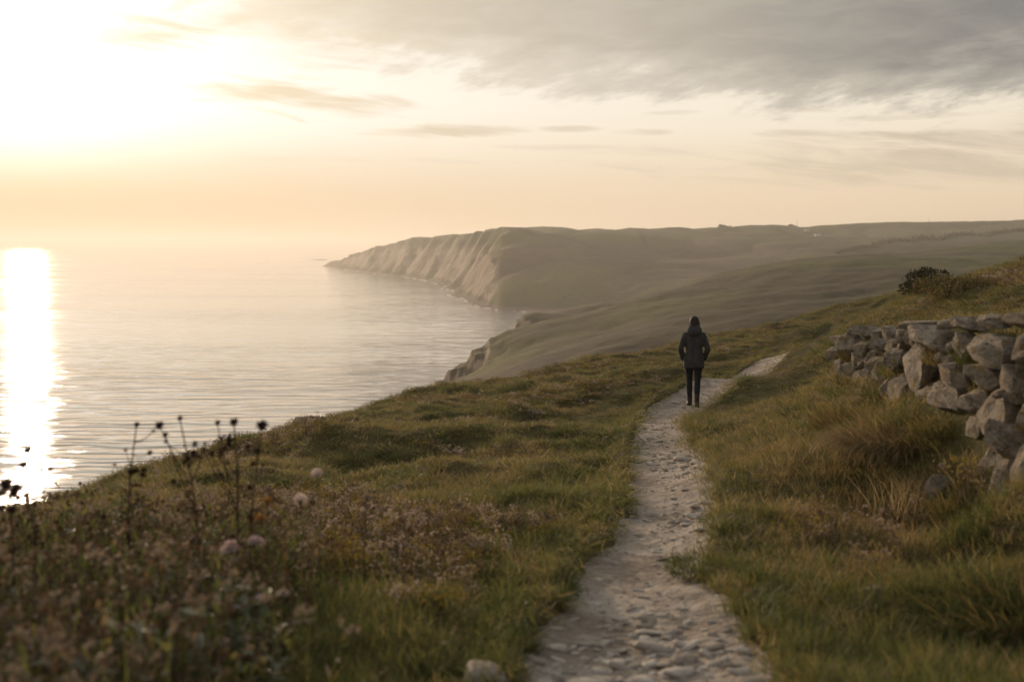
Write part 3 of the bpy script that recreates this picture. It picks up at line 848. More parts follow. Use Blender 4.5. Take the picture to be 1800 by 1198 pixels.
for me in BLOCKS:
    me.materials.append(M_STONE); me.set_sharp_from_angle(angle=R(17))
PEBS = [stone_mesh("pebble", 200 + i, 0.16, 0.45, 1) for i in range(8)]
for me in PEBS: me.materials.append(M_PEBBLE)
COBS = [stone_mesh("cobble", 300 + i, 0.20, 0.60, 3) for i in range(6)]
for me in COBS: me.materials.append(M_PEBBLE)

wall = link("dry_stone_wall", None, label="tumbledown dry stone wall of lichened grey limestone along the right bank", cat="stone wall", loc=(3.4, 9.0, CZ - 1.6))
wr = random.Random(5)
def wall_depth(px, back=0.0):
    k = (px - 900) / FPX / math.cos(PITCH) * 1.0
    return (2.45 + back) / (k - 0.1)
WALL_LEAN = 0.22
def wall_stone(px, py, w, h, tilt=0.0, deep=1.0, push=0.0):
    Y = wall_depth(px)
    p = at(px, py, Y)
    # the face leans back: upper stones stand further into the bank
    up = p.z - (CZ - 1.65)
    Y = wall_depth(px, WALL_LEAN * max(0, up) * 0.5 + push)
    p = at(px, py, Y)
    sx = w * Y / FPX * 1.30; sz = h * Y / FPX * 1.08
    dep = max(0.20, 0.75 * (sx + sz) * 0.5 + 0.05) * deep
    o = link("stone", wr.choice(BLOCKS), None, wall)
    o.location = Vector((p.x + sx * 0.10, p.y + sx * 0.16, p.z)) - wall.location
    # the wall's long axis runs away from us; the visible face looks back along it and to the left
    o.scale = (sx * .92, sx * .78, sz)
    o.rotation_euler = (wr.uniform(-.12, .12), tilt + wr.uniform(-.08, .08), R(-68) + wr.uniform(-.28, .22))
    return o
for s in [(1498, 607, 44, 44), (1527, 586, 46, 22), (1568, 586, 38, 26), (1593, 590, 36, 28), (1616, 572, 78, 14), (1653, 599, 84, 48), (1613, 597, 34, 40), (1702, 609, 52, 46),
          (1755, 618, 82, 50), (1816, 612, 60, 50), (1710, 571, 56, 28), (1752, 566, 54, 24), (1806, 566, 60, 30),
          (1584, 628, 40, 32), (1630, 646, 74, 62, .35), (1690, 661, 78, 46), (1746, 667, 66, 50), (1790, 675, 62, 62), (1840, 670, 56, 60),
          (1557, 650, 36, 46, .2), (1494, 655, 40, 40), (1519, 672, 32, 42, .3), (1573, 610, 30, 26), (1545, 692, 46, 62, .45), (1570, 683, 36, 62, .4), (1596, 688, 52, 52, .3),
          (1686, 706, 82, 52), (1726, 712, 58, 46), (1775, 735, 92, 84, -.15), (1832, 730, 66, 76), (1676, 748, 54, 28), (1726, 752, 50, 34), (1790, 784, 84, 74, .2), (1850, 790, 60, 80),
          (1749, 832, 58, 112, .42), (1779, 840, 50, 122, .38), (1812, 838, 54, 110, .3), (1731, 880, 40, 36), (1794, 890, 56, 44), (1850, 880, 60, 70),
          (1470, 622, 26, 24), (1482, 640, 24, 24), (1508, 634, 26, 26), (1522, 612, 28, 24), (1535, 632, 26, 28), (1548, 606, 26, 24), (1545, 586, 24, 16), (1478, 598, 28, 16), (1505, 582, 26, 16),
          (1490, 684, 26, 26), (1538, 655, 26, 34), (1640, 700, 44, 44), (1620, 726, 44, 40), (1660, 690, 40, 36), (1655, 740, 44, 40), (1700, 790, 50, 44), (1690, 830, 44, 44), (1670, 570, 44, 18)]:
    wall_stone(*s)
# rubble packed behind the face
for i in range(150):
    Y = wr.uniform(5.6, 13.2); z0 = CZ - 1.6; top = np.interp(Y, [5, 9, 13], [-.50, -.76, -1.12])
    zz = wr.uniform(z0, CZ + top)
    o = link("stone", wr.choice(BLOCKS), None, wall)
    o.location = Vector((wall_x(Y) + 0.05 + WALL_LEAN * (zz - z0) * 0.5 + wr.uniform(-.03, .1), Y, zz)) - wall.location
    s = wr.uniform(.08, .20); o.scale = (s, s * 1.5, s * .55); o.rotation_euler = (wr.uniform(-.3, .3), wr.uniform(-.3, .3), wr.uniform(0, 3))

def loose_stone(px, py, Y, w, h, label, mesh, mat=None, depth=1.0, sink=0.3, name="boulder", cat="boulder", rz=None):
    p = at(px, py, Y)
    sx = w * Y / FPX; sz = h * Y / FPX
    z = max(gz(p.x, p.y), float(path_z(np.array([p.x]), np.array([p.y]))[0]) - 0.2)
    o = link(name, mesh, None, label=label, cat=cat)
    o.scale = (sx * 1.1, sx * depth, max(sz * 1.15, 0.02)); o.location = (p.x, p.y, p.z)
    o.rotation_euler = (wr.uniform(-.1, .1), wr.uniform(-.1, .1), wr.uniform(0, 3) if rz is None else rz)
    return o
def ground_hit(px, py, fn=None):
    """forward distance at which the pixel's ray meets the ground"""
    Y = np.geomspace(2.5, 140, 3000)
    pts = [at(px, py, 1.0)]
    d = pts[0]
    X = d.x * Y; Zr = CZ + (d.z - CZ) * Y
    Zg = height(X, Y)
    i = int(np.argmax(Zg > Zr))
    return float(Y[i]) if Zg[i] > Zr[i] else None
loose_stone(1647, 858, ground_hit(1647, 874) or 7.6, 46, 42, "rounded grey stone lying in dry grass below the wall", BLOCKS[2], rz=.4)
loose_stone(850, 1187, ground_hit(850, 1196) or 4.2, 80, 30, "flat pale stone half buried in grass left of the path", COBS[1], rz=0.0)
loose_stone(1311, 1184, ground_hit(1311, 1196) or 4.1, 48, 32, "small round pale stone at the right edge of the path", COBS[2], rz=.6)
loose_stone(540, 745, 23.0, 40, 26, "weathered rock jutting from the brow, the higher of two above the sea", BLOCKS[4], rz=.3)
loose_stone(446, 781, 19.5, 44, 26, "weathered rock on the brow behind the tallest dark seed head", BLOCKS[5], rz=1.2)
loose_stone(1545, 1040, ground_hit(1545, 1046) or 5.6, 60, 22, "grey stone almost lost in dark grass at lower right", BLOCKS[1], rz=.2)

# pebbles and cobbles set into the path
def build_pebbles():
    n = 9000
    u = RNG.random(n)
    Y = 2.6 + (u ** 2.0) * 42
    t = RNG.normal(0, 0.62, n).clip(-1.25, 1.25)
    w = path_w(Y)
    X = path_x(Y) + t * w
    size = np.exp(RNG.normal(math.log(0.016), 0.55, n)).clip(0.007, 0.075)
    rocky = np.exp(-((Y - 4.55) / 0.55) ** 2) + 0.7 * np.exp(-((Y - 8.0) / 0.9) ** 2) * (t > 0) + 0.45 * np.exp(-((Y - 12.5) / .8) ** 2) + 0.35 * (fbm(X * 0.8, Y * 0.8, 2, 15) > 0.15)
    size *= 0.55 + 0.95 * np.minimum(rocky, 1.1)
    size *= (Y / 6).clip(1, 2.2) ** 0.5
    k = RNG.random(n) < (0.26 + 0.34 * rocky).clip(0, 1)
    X, Y, size = X[k], Y[k], size[k]
    d, _ = path_d(X, Y)
    k = d < 0.06
    X, Y, size = X[k], Y[k], size[k]
    Z = path_z(X, Y)
    vis = size / Y
    inframe = (np.abs(X / Y) < 0.46) & (Y > 4.0)
    order = np.argsort(-(vis * inframe))
    big = order[:300]
    for i in big:
        o = link("stone", COBS[int(RNG.integers(0, 6))] if vis[i] > 0.008 else PEBS[int(RNG.integers(0, 8))], None, footpath)
        s = float(size[i]); o.location = (float(X[i]), float(Y[i]), float(Z[i]) + s * 0.10)
        o.scale = (s * RNG.uniform(1.2, 2.0), s * RNG.uniform(.7, 1.1), s * RNG.uniform(.28, .48)); o.rotation_euler = (RNG.normal(0, .15), RNG.normal(0, .15), RNG.uniform(-.7, .7))
    V = []; F = []; nv = 0
    data = []
    for me in PEBS:
        a = np.empty(len(me.vertices) * 3); me.vertices.foreach_get('co', a)
        q = np.empty(len(me.loops), np.int32); me.loops.foreach_get('vertex_index', q)
        data.append((a.reshape(-1, 3), q.reshape(-1, 4)))
    for i in order[300:]:
        a, q = data[int(RNG.integers(0, 8))]
        s = size[i]; an = RNG.uniform(0, 6.28); c, sn = math.cos(an), math.sin(an)
        v = a * np.array([s * 1.2, s * RNG.uniform(.7, 1.), s * RNG.uniform(.35, .6)])
        v = np.stack([v[:, 0] * c - v[:, 1] * sn, v[:, 0] * sn + v[:, 1] * c, v[:, 2]], -1) + np.array([X[i], Y[i], Z[i] + s * .08])
        V.append(v); F.append(q + nv); nv += len(v)
    o = link("gravel", quad_mesh("gravel", np.concatenate(V), np.concatenate(F)), M_PEBBLE, footpath, kind="stuff")
build_pebbles()

# ------------------------------------------------------------------ shrubs and tussocks
def leaf_mass(lobes, n, ll, lw, mi_fn=None, shell=0.55):
    mb = MB()
    tot = sum(r[0] * r[1] * r[2] for _, r in lobes)
    for c, r in lobes:
        for i in range(int(n * r[0] * r[1] * r[2] / tot)):
            d = Vector((rnd.gauss(0, 1), rnd.gauss(0, 1), rnd.gauss(0, 1))).normalized()
            k = rnd.uniform(shell, 1.0) ** 0.6 * rnd.uniform(0.85, 1.12)
            p = Vector(c) + Vector((d.x * r[0], d.y * r[1], d.z * r[2])) * k
            if p.z < -0.05: continue
            mb.leaf(p, d + rdir(1.6) * 0.9, rdir(2.0), ll * rnd.uniform(.6, 1.3), lw * rnd.uniform(.6, 1.3), mi_fn(p) if mi_fn else 0)
    return mb
def bush(name, px, py, Y, lobes, n, ll, lw, mats, label, cat, stems=10, mi_fn=None, h=0.6):
    p = at(px, py, Y); z = gz(p.x, p.y)
    root = link(name, None, label=label, cat=cat, loc=(p.x, p.y, z))
    mb = leaf_mass(lobes, n, ll, lw, mi_fn)
    me = mb.mesh("foliage", mats); link("foliage", me, None, root)
    sb = MB()
    for i in range(stems):
        c, r = rnd.choice(lobes); a = rnd.uniform(0, 6.28)
        e = Vector(c) + Vector((math.cos(a) * r[0] * .7, math.sin(a) * r[1] * .7, r[2] * rnd.uniform(.1, .95)))
        b = Vector((c[0] * .5 + rnd.uniform(-.05, .05), c[1] * .5 + rnd.uniform(-.05, .05), -0.06)); m = b.lerp(e, .5) + Vector((0, 0, .08))
        sb.tube([b, m, e], [.012, .008, .003], 5)
    link("stem", sb.mesh("stem", [M_STEM]), None, root)
    return root
bush("bramble_bush", 1622, 520, 24.2, [((-.10, 0, .20), (.30, .4, .26)), ((.10, .1, .34), (.26, .3, .17)), ((.34, .1, .36), (.22, .3, .12)), ((-.30, -.1, .08), (.24, .3, .16)), ((.50, .0, .08), (.34, .4, .15)), ((.95, .0, .05), (.34, .4, .12)), ((-.02, 0, .42), (.14, .2, .10))], 2500, .060, .034,
     [M_BRAMBLE, M_HEATH], "dark twiggy bramble bush on the skyline of the grassy bank beyond the wall", "bush", 26, lambda p: 1 if rnd.random() < .07 else 0)
bush("scrub_mound", 1690, 528, 21.5, [((0, 0, .08), (.8, .7, .26)), ((.55, .2, .10), (.6, .6, .24)), ((-.5, -.1, .08), (.5, .5, .26))], 4600, .05, .022,
     [M_GORSE, M_RUST], "rounded green scrub mound just right of the dark bramble bush", "bush", 14, lambda p: 1 if rnd.random() < .42 else 0)
bush("trailing_herbs", 1590, 545, 17.0, [((0, 0, .08), (.5, .5, .22)), ((-.45, -.3, .04), (.35, .4, .17)), ((.4, .1, .08), (.4, .4, .2))], 2600, .045, .026,
     [M_RUST, M_HEATH], "brown withered herbs between the wall top and the bramble bush", "bush", 12, lambda p: 1 if rnd.random() < .35 else 0)

def tussock(name, px, py, Y, n, h, rad, mats, label, lean, droop=1.6, w=0.006, parts=("blades",), zoff=0.0):
    p = at(px, py, Y); z = gz(p.x, p.y) + zoff
    mb = MB()
    for i in range(n):
        a = rnd.uniform(0, 6.28); r = rad * math.sqrt(rnd.random())
        b = (r * math.cos(a), r * math.sin(a) * 1.2, -0.03)
        d = rdir(0.7) + Vector((lean[0], lean[1], 0)) + Vector((b[0], b[1], 0)) * 1.0
        mb.blade(b, d, h * rnd.uniform(.5, 1.15), w * rnd.uniform(.7, 1.3), droop * rnd.uniform(.4, 1.3), Vector((rnd.uniform(-1, 1), rnd.uniform(-1, 1), 0)), rnd.randrange(len(mats)), 4)
    return link(name, mb.mesh(name, mats), None, label=label, cat="grass tussock", loc=(p.x, p.y, z))
tussock("bracken_tussock", 1562, 800, 8.9, 2600, .36, .36, [M_RUST, M_RUST, M_RUST, M_LUSH, M_STRAW], "large rusty overhanging tussock in the hollow at the foot of the wall", (-.55, -.3), 2.3, .006)
tussock("bracken_tussock", 1480, 760, 10.4, 700, .34, .24, [M_RUST, M_TURF, M_STRAW], "smaller rusty tussock downhill left of the overhanging one", (-.45, -.2), 1.4, .007)
tussock("straw_tussock", 1592, 862, 7.9, 110, .40, .20, [M_STRAW], "pale dry grass stalks standing beside the rounded grey stone", (.05, -.1), .45, .0055)
tussock("green_tussock", 1765, 606, 8.3, 900, .22, .30, [M_LUSH, M_GORSE], "dark green grass clump growing on top of the wall at the right edge", (-.3, -.4), 1.4, .007)
tussock("green_tussock", 1520, 580, 12.6, 420, .20, .26, [M_TURF, M_RUST], "low rusty green grass spilling over the far left end of the wall top", (-.4, -.4), 1.5, .006)
tussock("green_tussock", 1606, 566, 10.4, 520, .20, .30, [M_TURF, M_LUSH, M_STRAW], "grass tufts along the middle of the wall top", (-.4, -.4), 1.5, .006)
tussock("green_tussock", 1690, 560, 9.0, 520, .20, .28, [M_TURF, M_RUST, M_STRAW], "straw flecked grass on the wall top left of the dark green clump", (-.4, -.4), 1.5, .006)
tussock("green_tussock", 1648, 742, 8.5, 420, .22, .20, [M_TURF, M_RUST, M_LUSH], "mixed grass hiding the foot of the wall above the overhanging tussock", (-.4, -.3), 1.6, .006)
tussock("green_tussock", 1505, 702, 12.0, 420, .20, .26, [M_TURF, M_RUST, M_STRAW], "straw and green grass against the foot of the far end of the wall", (-.4, -.3), 1.6, .006)
tussock("green_tussock", 1660, 668, 8.75, 200, .16, .09, [M_RUST, M_GORSE], "small weeds sprouting between stones halfway up the wall", (-.5, -.4), 1.2, .007)
tussock("green_tussock", 1700, 830, 7.4, 700, .30, .18, [M_LUSH, M_GORSE, M_RUST], "green and rusty weeds between the overhanging tussock and the leaning slabs", (-.3, -.3), 1.3, .007)
tussock("green_tussock", 1700, 1075, 5.0, 1100, .34, .26, [M_LUSH, M_TURF, M_STRAW], "long combed grass tussock in the lower right corner", (-.7, -.3), 1.5, .0055)
tussock("green_tussock", 1240, 1012, 6.15, 800, .10, .22, [M_TURF, M_LUSH], "green turf lump bulging into the path from the right", (-.4, -.3), 1.4, .005)
tussock("green_tussock", 1145, 842, 10.3, 120, .06, .10, [M_TURF], "tiny grass patch growing on the stony path", (0, 0), 1.0, .005)

# ------------------------------------------------------------------ seed heads and flowers
def curve_pts(a, b, sag, n=6):
    a, b = Vector(a), Vector(b)
    return [a.lerp(b, i / (n - 1)) + Vector((sag[0], sag[1], sag[2])) * math.sin(math.pi * i / (n - 1)) for i in range(n)]
def seed_ball(r, spiky, egg=1.0):
    mb = MB()
    ico = bmesh.new(); bmesh.ops.create_icosphere(ico, subdivisions=2, radius=r * .72)
    vi = {v: i for i, v in enumerate(ico.verts)}; n0 = len(mb.v)
    mb.v += [(v.co.x, v.co.y, v.co.z * egg) for v in ico.verts]
    for f in ico.faces: mb.f.append(tuple(n0 + vi[v] for v in f.verts)); mb.mi.append(0)
    ico.free()
    for i in range(spiky):
        d = Vector((rnd.gauss(0, 1), rnd.gauss(0, 1), rnd.gauss(0.2, 1))).normalized()
        mb.blade(d * r * .6, d, r * rnd.uniform(.45, .95), r * .22, .1, d.cross(Vector((.3, .9, .1))), 0, 1)
    return mb.mesh("seed_head", [M_SEED])
SEEDS = [seed_ball(.017, 60), seed_ball(.012, 40), seed_ball(.022, 90, 1.25), seed_ball(.009, 24)]
LEAFLET = None
def seed_plant(base_px, base_py, Y, main, branches, label, clusters=()):
    """dead flowering stalk: main stem, side branches, a seed head at each tip"""
    b = at(base_px, base_py, Y); z = gz(b.x, b.y)
    root = link("seed_stalk", None, label=label, cat="seed stalk", group="dead seed stalks in the near left corner", loc=(b.x, b.y, z))
    o = Vector((b.x, b.y, z))
    tip = at(main[0], main[1], Y) - o
    st = curve_pts((0, 0, -.03), tip, (rnd.choice((-1, 1)) * rnd.uniform(.02, .05), 0, 0), 8)
    mb = MB(); mb.tube(st, [.0052 - .0024 * i / 7 for i in range(8)], 5)
    link("stem", mb.mesh("stem", [M_STEM]), None, root)
    h = link("seed_head", SEEDS[main[2]], None, root, loc=tip)
    for (px, py, k, frm) in branches:
        e = at(px, py, Y + rnd.uniform(-.08, .08)) - o
        s = st[0].lerp(st[-1], frm)
        i = min(6, int(frm * 7)); s = st[i].lerp(st[i + 1], frm * 7 - i)
        mb = MB(); mb.tube(curve_pts(s, e, (0, 0, -.015), 5), [.0034, .0032, .003, .0026, .0022], 4)
        br = link("branch", mb.mesh("branch", [M_STEM]), None, root)
        link("seed_head", SEEDS[k], None, br, loc=e)
    for i in range(6):                                     # small forked side shoots
        k = rnd.uniform(.45, .92); j = min(6, int(k * 7)); s = st[j].lerp(st[j + 1], k * 7 - j)
        e = s + Vector((rnd.choice((-1, 1)) * rnd.uniform(.03, .10), rnd.uniform(-.05, .05), rnd.uniform(.01, .08)))
        mb = MB(); mb.tube(curve_pts(s, e, (0, 0, -.012), 4), [.0030, .0026, .0022, .0018], 4)
        br = link("branch", mb.mesh("branch", [M_STEM]), None, root)
        link("seed_head", SEEDS[rnd.choice((1, 3, 3))], None, br, loc=e)
    mb = MB()
    for (px, py, r) in clusters:
        c = at(px, py, Y) - o
        for i in range(16):
            d = Vector((rnd.gauss(0, 1), rnd.gauss(0, 1), rnd.gauss(0, .7))).normalized()
            mb.leaf(c + d * r * .2, d, rdir(2), r * rnd.uniform(.7, 1.4), r * rnd.uniform(.35, .6))
    for i in range(10):
        s = st[rnd.randrange(0, 5)]
        d = rdir(1.5); mb.leaf(s, d, rdir(1), rnd.uniform(.03, .07), .014)
    link("withered_leaves", mb.mesh("withered_leaves", [M_SEED]), None, root)
    return root
seed_plant(345, 1000, 4.6, (316, 735, 1), [(280, 747, 0, .70), (290, 764, 1, .60), (342, 780, 1, .78), (360, 779, 3, .72)], "dead stalk with the highest small seed head and four forked side heads", [(334, 800, .03), (330, 812, .022)])
seed_plant(400, 1000, 4.7, (411, 741, 0), [(382, 743, 1, .55), (372, 798, 1, .62), (420, 786, 3, .66), (358, 790, 3, .6), (386, 800, 3, .7)], "dead stalk with twin seed heads above a ragged dark leaf cluster", [(396, 776, .034), (386, 798, .02)])
seed_plant(448, 990, 4.6, (461, 748, 2), [(452, 790, 3, .8)], "dead stalk with the largest egg shaped seed head, rightmost against the water", [(452, 792, .015)])
seed_plant(244, 1010, 4.8, (240, 746, 1), [(228, 828, 1, .55), (252, 826, 1, .52)], "thin dead stalk with one small seed head over a low dark cluster", [(240, 832, .032)])
seed_plant(38, 1030, 4.4, (49, 790, 0), [(41, 816, 0, .8), (73, 826, 3, .72), (46, 870, 1, .6)], "dead stalk with two heads one above the other near the left edge", [(44, 872, .03), (36, 864, .02)])
seed_plant(14, 1030, 4.2, (12, 850, 2), [(2, 892, 0, .6), (20, 894, 0, .55)], "short dead stalk with a dense dark tuft at the very left edge", [(14, 862, .045), (10, 872, .035)])

def flower_head(r, petal_m, n=70):
    mb = MB()
    for i in range(n):
        d = Vector((rnd.gauss(0, 1), rnd.gauss(0, 1), abs(rnd.gauss(0, .8)) + .02)).normalized()
        mb.leaf(d * r * .35 + Vector((0, 0, .002)), d, rdir(2.5), r * rnd.uniform(.55, .8), r * .34, 0)
    for i in range(14):
        a = 2 * math.pi * i / 14; d = Vector((math.cos(a), math.sin(a), -.25))
        mb.leaf(d * r * .2, d, Vector((0, 0, 1)), r * .95, r * .32, 0)
    return mb.mesh("petals", [petal_m])
def flower(px, py, Y, r, mat, label, leanx=0.02):
    top = at(px, py, Y)
    bx, by = top.x - leanx, top.y + 0.05
    z = gz(bx, by)
    root = link("wild_flower", None, label=label, cat="flower", group="round wild flowers in the near left herbs", loc=(bx, by, z))
    e = top - Vector((bx, by, z))
    mb = MB(); mb.tube(curve_pts((0, 0, -.03), e, (rnd.uniform(-.02, .02), 0, 0), 7), [.0026, .0025, .0024, .0022, .002, .0019, .0018], 5)
    for i in range(5):
        d = rdir(1.4); mb.leaf(e * rnd.uniform(.1, .7), d, rdir(1), rnd.uniform(.03, .06), .010)
    link("stem", mb.mesh("stem", [M_CALYX]), None, root)
    hd = link("petals", flower_head(r, mat), None, root, loc=e)
    mb = MB(); mb.tube([(0, 0, -r * .45), (0, 0, -r * .1), (0, 0, r * .12)], [r * .18, r * .36, r * .2], 8)
    link("calyx", mb.mesh("calyx", [M_CALYX], True), None, hd)
    hd.rotation_euler = (rnd.uniform(-.5, -.1), rnd.uniform(-.3, .3), 0)
flower(557, 834, 4.7, .027, M_PETAL, "pale pink round flower, the highest one in the herbs")
flower(528, 880, 4.5, .030, M_PETAL, "pink round flower just below the highest one")
flower(405, 964, 4.2, .036, M_PETAL, "largest pink round flower, left of its close neighbour")
flower(448, 953, 4.3, .031, M_PETAL, "faded pink flower touching the largest flower on its right")
flower(457, 1053, 4.1, .022, M_LILAC, "small lilac blue flower low in the dark grass")
flower(498, 1043, 4.1, .020, M_PETAL, "small dusty pink flower right of the lilac one")
flower(645, 876, 5.6, .024, M_PALEFL, "whitish faded flower head, farthest right toward the path")
flower(458, 914, 4.4, .026, M_DRYFL, "withered orange flower head above the two largest pink flowers")
flower(470, 882, 4.5, .024, M_DRYFL, "upper withered orange flower head left of the pink ones")
flower(22, 1158, 3.6, .026, M_PALEFL, "pale blurred flower in the bottom left corner")
flower(44, 1060, 4.0, .026, M_PALEFL, "pale blurred flower near the left edge above the bottom corner")

# ------------------------------------------------------------------ the walker
def capsule(bm, a, b, ra, rb, ya=1.0, n=14, rings=5):
    """tapered closed limb from a to b"""
    a, b = Vector(a), Vector(b); d = (b - a).normalized()
    u = d.cross(Vector((0, 1, 0.01))).normalized(); w = d.cross(u).normalized()
    prof = []
    for i in range(rings + 1):
        t = math.pi / 2 * (1 - i / rings); prof.append((a - d * ra * math.sin(t), ra * math.cos(t)))
    for i in range(1, rings + 1):
        t = math.pi / 2 * i / rings; prof.append((b + d * rb * math.sin(t), rb * math.cos(t))) if i > 0 else None
    prof.insert(rings + 1, (b, rb))
    rows = []
    for c, r in prof:
        rows.append([bm.verts.new(c + (u * math.cos(2 * math.pi * j / n) + w * math.sin(2 * math.pi * j / n) * ya) * max(r, 1e-4)) for j in range(n)])
    for r0, r1 in zip(rows, rows[1:]):
        for j in range(n): bm.faces.new((r0[j], r0[(j + 1) % n], r1[(j + 1) % n], r1[j]))
    bm.faces.new(list(reversed(rows[0]))); bm.faces.new(rows[-1])
def rings(bm, prof, n=24, power=2.3):
    """closed loft of superellipse rings (z, cx, cy, half width, half depth)"""
    rows = []
    for z, cx, cyy, a, b in prof:
        row = []
        for j in range(n):
            t = 2 * math.pi * j / n; c, s = math.cos(t), math.sin(t)
            row.append(bm.verts.new((cx + a * math.copysign(abs(c) ** (2 / power), c), cyy + b * math.copysign(abs(s) ** (2 / power), s), z)))
        rows.append(row)
    for r0, r1 in zip(rows, rows[1:]):
        for j in range(n): bm.faces.new((r0[j], r0[(j + 1) % n], r1[(j + 1) % n], r1[j]))
    bm.faces.new(list(reversed(rows[0]))); bm.faces.new(rows[-1])
def fused(name, bm, mat, parent, voxel=0.011, smooth=4):
    bmesh.ops.recalc_face_normals(bm, faces=bm.faces[:])
    me = bpy.data.meshes.new(name); bm.to_mesh(me); bm.free()
    o = link(name, me, mat, parent)
    r = o.modifiers.new("fuse", 'REMESH'); r.mode = 'VOXEL'; r.voxel_size = voxel; r.use_smooth_shade = True
    s = o.modifiers.new("relax", 'SMOOTH'); s.factor = 0.5; s.iterations = smooth
    return o
def cloth_mat(name, c, rough=0.85, fold=14.0):
    m, t, out = new_mat(name)
    tc = t.node('ShaderNodeTexCoord').outputs['Object']
    n = t.noise(t.vmul(tc, (1, 1, .55)), fold, 4, 0.6, 0.6); f = t.noise(tc, 420, 2, 0.5)
    lo = tuple(v * .75 for v in c); hi = tuple(v * 1.25 for v in c)
    principled(t, out, t.mix(t.sstep(n, .3, .7), lo, hi), rough, 0.25, bump(t, t.add(n, t.mul(f, .05)), 0.8, 0.03))
    return m
def build_person():
    Y = 21.7
    f = at(1218.5, 709, Y)
    z = float(path_z(np.array([f.x]), np.array([f.y]))[0])
    root = link("person", None, label="person in dark hooded jacket and leggings walking away along the path", cat="person", loc=(f.x, f.y, z))
    S = (at(1218, 555, Y).z - z) / 1.70
    root.scale = (S, S, S)
    root.rotation_euler = (0, 0, R(-6))
    M_SKIN = plain_mat("skin", (0.45, 0.27, 0.19), 0.6); M_HAIR = cloth_mat("brown_hair", (0.030, 0.018, 0.011), 0.6, 60)
    M_JKT = cloth_mat("charcoal_jacket", (0.042, 0.041, 0.040)); M_LEG = cloth_mat("black_leggings", (0.018, 0.018, 0.021)); M_BOOT = cloth_mat("brown_boots", (0.040, 0.026, 0.018), 0.6)
    legs = {}
    # one foot half a step ahead
    for s, dy in ((-1, 0.15), (1, -0.10)):
        legs[s] = [(s * .088, 0, .90), (s * .072, dy * .45 + .015, .49), (s * .060, dy, .085)]
    bm = bmesh.new()
    rings(bm, [(.80, 0, 0, .15, .10), (.92, 0, 0, .155, .105), (1.05, 0, 0, .13, .09), (1.22, 0, 0, .135, .09), (1.33, 0, 0, .130, .085), (1.41, 0, 0, .08, .06)], 20)
    capsule(bm, (0, .0, 1.42), (0, .02, 1.52), .055, .052)
    rings(bm, [(1.485, 0, .055, .03, .035), (1.51, 0, .045, .055, .065), (1.56, 0, .03, .070, .088), (1.61, 0, .025, .074, .094), (1.65, 0, .02, .066, .084), (1.685, 0, .015, .035, .045)], 20, 2.0)
    capsule(bm, (0, .11, 1.585), (0, .128, 1.565), .010, .012)                       # nose
    for s in (-1, 1): capsule(bm, (s * .074, .02, 1.60), (s * .076, .022, 1.565), .014, .009)   # ears
    for s in (-1, 1):
        capsule(bm, (s * .150, 0, 1.315), (s * .245, -.035, 1.09), .045, .036); capsule(bm, (s * .245, -.035, 1.09), (s * .20, .07, .90), .036, .026)
        capsule(bm, (s * .20, .07, .90), (s * .185, .095, .83), .030, .028)           # palm, in the pocket
        for k, L in enumerate((.055, .065, .062, .05)):
            capsule(bm, (s * (.195 - .016 * k), .10, .815), (s * (.190 - .016 * k), .118, .815 - L), .0085, .0075)
        capsule(bm, (s * .165, .09, .86), (s * .145, .115, .82), .010, .0085)
        h, k, a = legs[s]
        capsule(bm, h, k, .085, .052); capsule(bm, k, a, .046, .030)
        capsule(bm, (a[0], a[1] - .03, .045), (a[0] + s * .012, a[1] + .13, .035), .036, .032)
    fused("body", bm, M_SKIN, root, .010, 2)
    # leggings
    bm = bmesh.new()
    rings(bm, [(.78, 0, 0, .150, .105), (.88, 0, 0, .168, .118), (1.0, 0, 0, .15, .11)], 20)
    for s in (-1, 1):
        h, k, a = legs[s]
        capsule(bm, (h[0], 0, .86), k, .094, .058); mid = Vector(k).lerp(Vector(a), .35)
        capsule(bm, k, mid, .057, .058); capsule(bm, mid, (a[0], a[1], .13), .058, .043)
    fused("leggings", bm, M_LEG, root)
    for s in (-1, 1):
        a = legs[s][2]
        bm = bmesh.new()
        capsule(bm, (a[0], a[1] * .97, .20), (a[0], a[1] - .005, .07), .050, .047)
        capsule(bm, (a[0], a[1] - .028, .045), (a[0] + s * .014, a[1] + .135, .040), .046, .040)
        bt = fused("boot", bm, M_BOOT, root, .008, 3)
        sb = bmesh.new(); rings(sb, [(.0, a[0] + s * .007, a[1] + .053, .045, .128), (.02, a[0] + s * .007, a[1] + .053, .047, .130)], 20, 2.4)
        me = bpy.data.meshes.new("sole"); sb.to_mesh(me); sb.free(); link("sole", me, M_LEG, bt)
    # jacket
    bm = bmesh.new()
    rings(bm, [(.735, 0, 0, .190, .138), (.80, 0, 0, .196, .144), (.90, 0, 0, .186, .138), (1.02, 0, 0, .158, .124), (1.14, 0, 0, .160, .122), (1.26, 0, 0, .172, .124), (1.33, 0, 0, .168, .118), (1.39, 0, 0, .140, .105), (1.44, 0, 0, .105, .09), (1.47, 0, 0, .08, .08)], 28, 2.4)
    for s in (-1, 1):
        capsule(bm, (s * .160, -.005, 1.335), (s * .252, -.045, 1.09), .066, .052)
        capsule(bm, (s * .252, -.045, 1.09), (s * .205, .06, .90), .053, .046)
    jk = fused("jacket", bm, M_JKT, root)
    bm = bmesh.new(); rings(bm, [(.722, 0, 0, .188, .136), (.748, 0, 0, .196, .143)], 28, 2.4)
    me = bpy.data.meshes.new("hem"); bm.to_mesh(me); bm.free(); link("hem", me, M_LEG, jk)
    # hood lying on the shoulders and round the neck
    bm = bmesh.new()
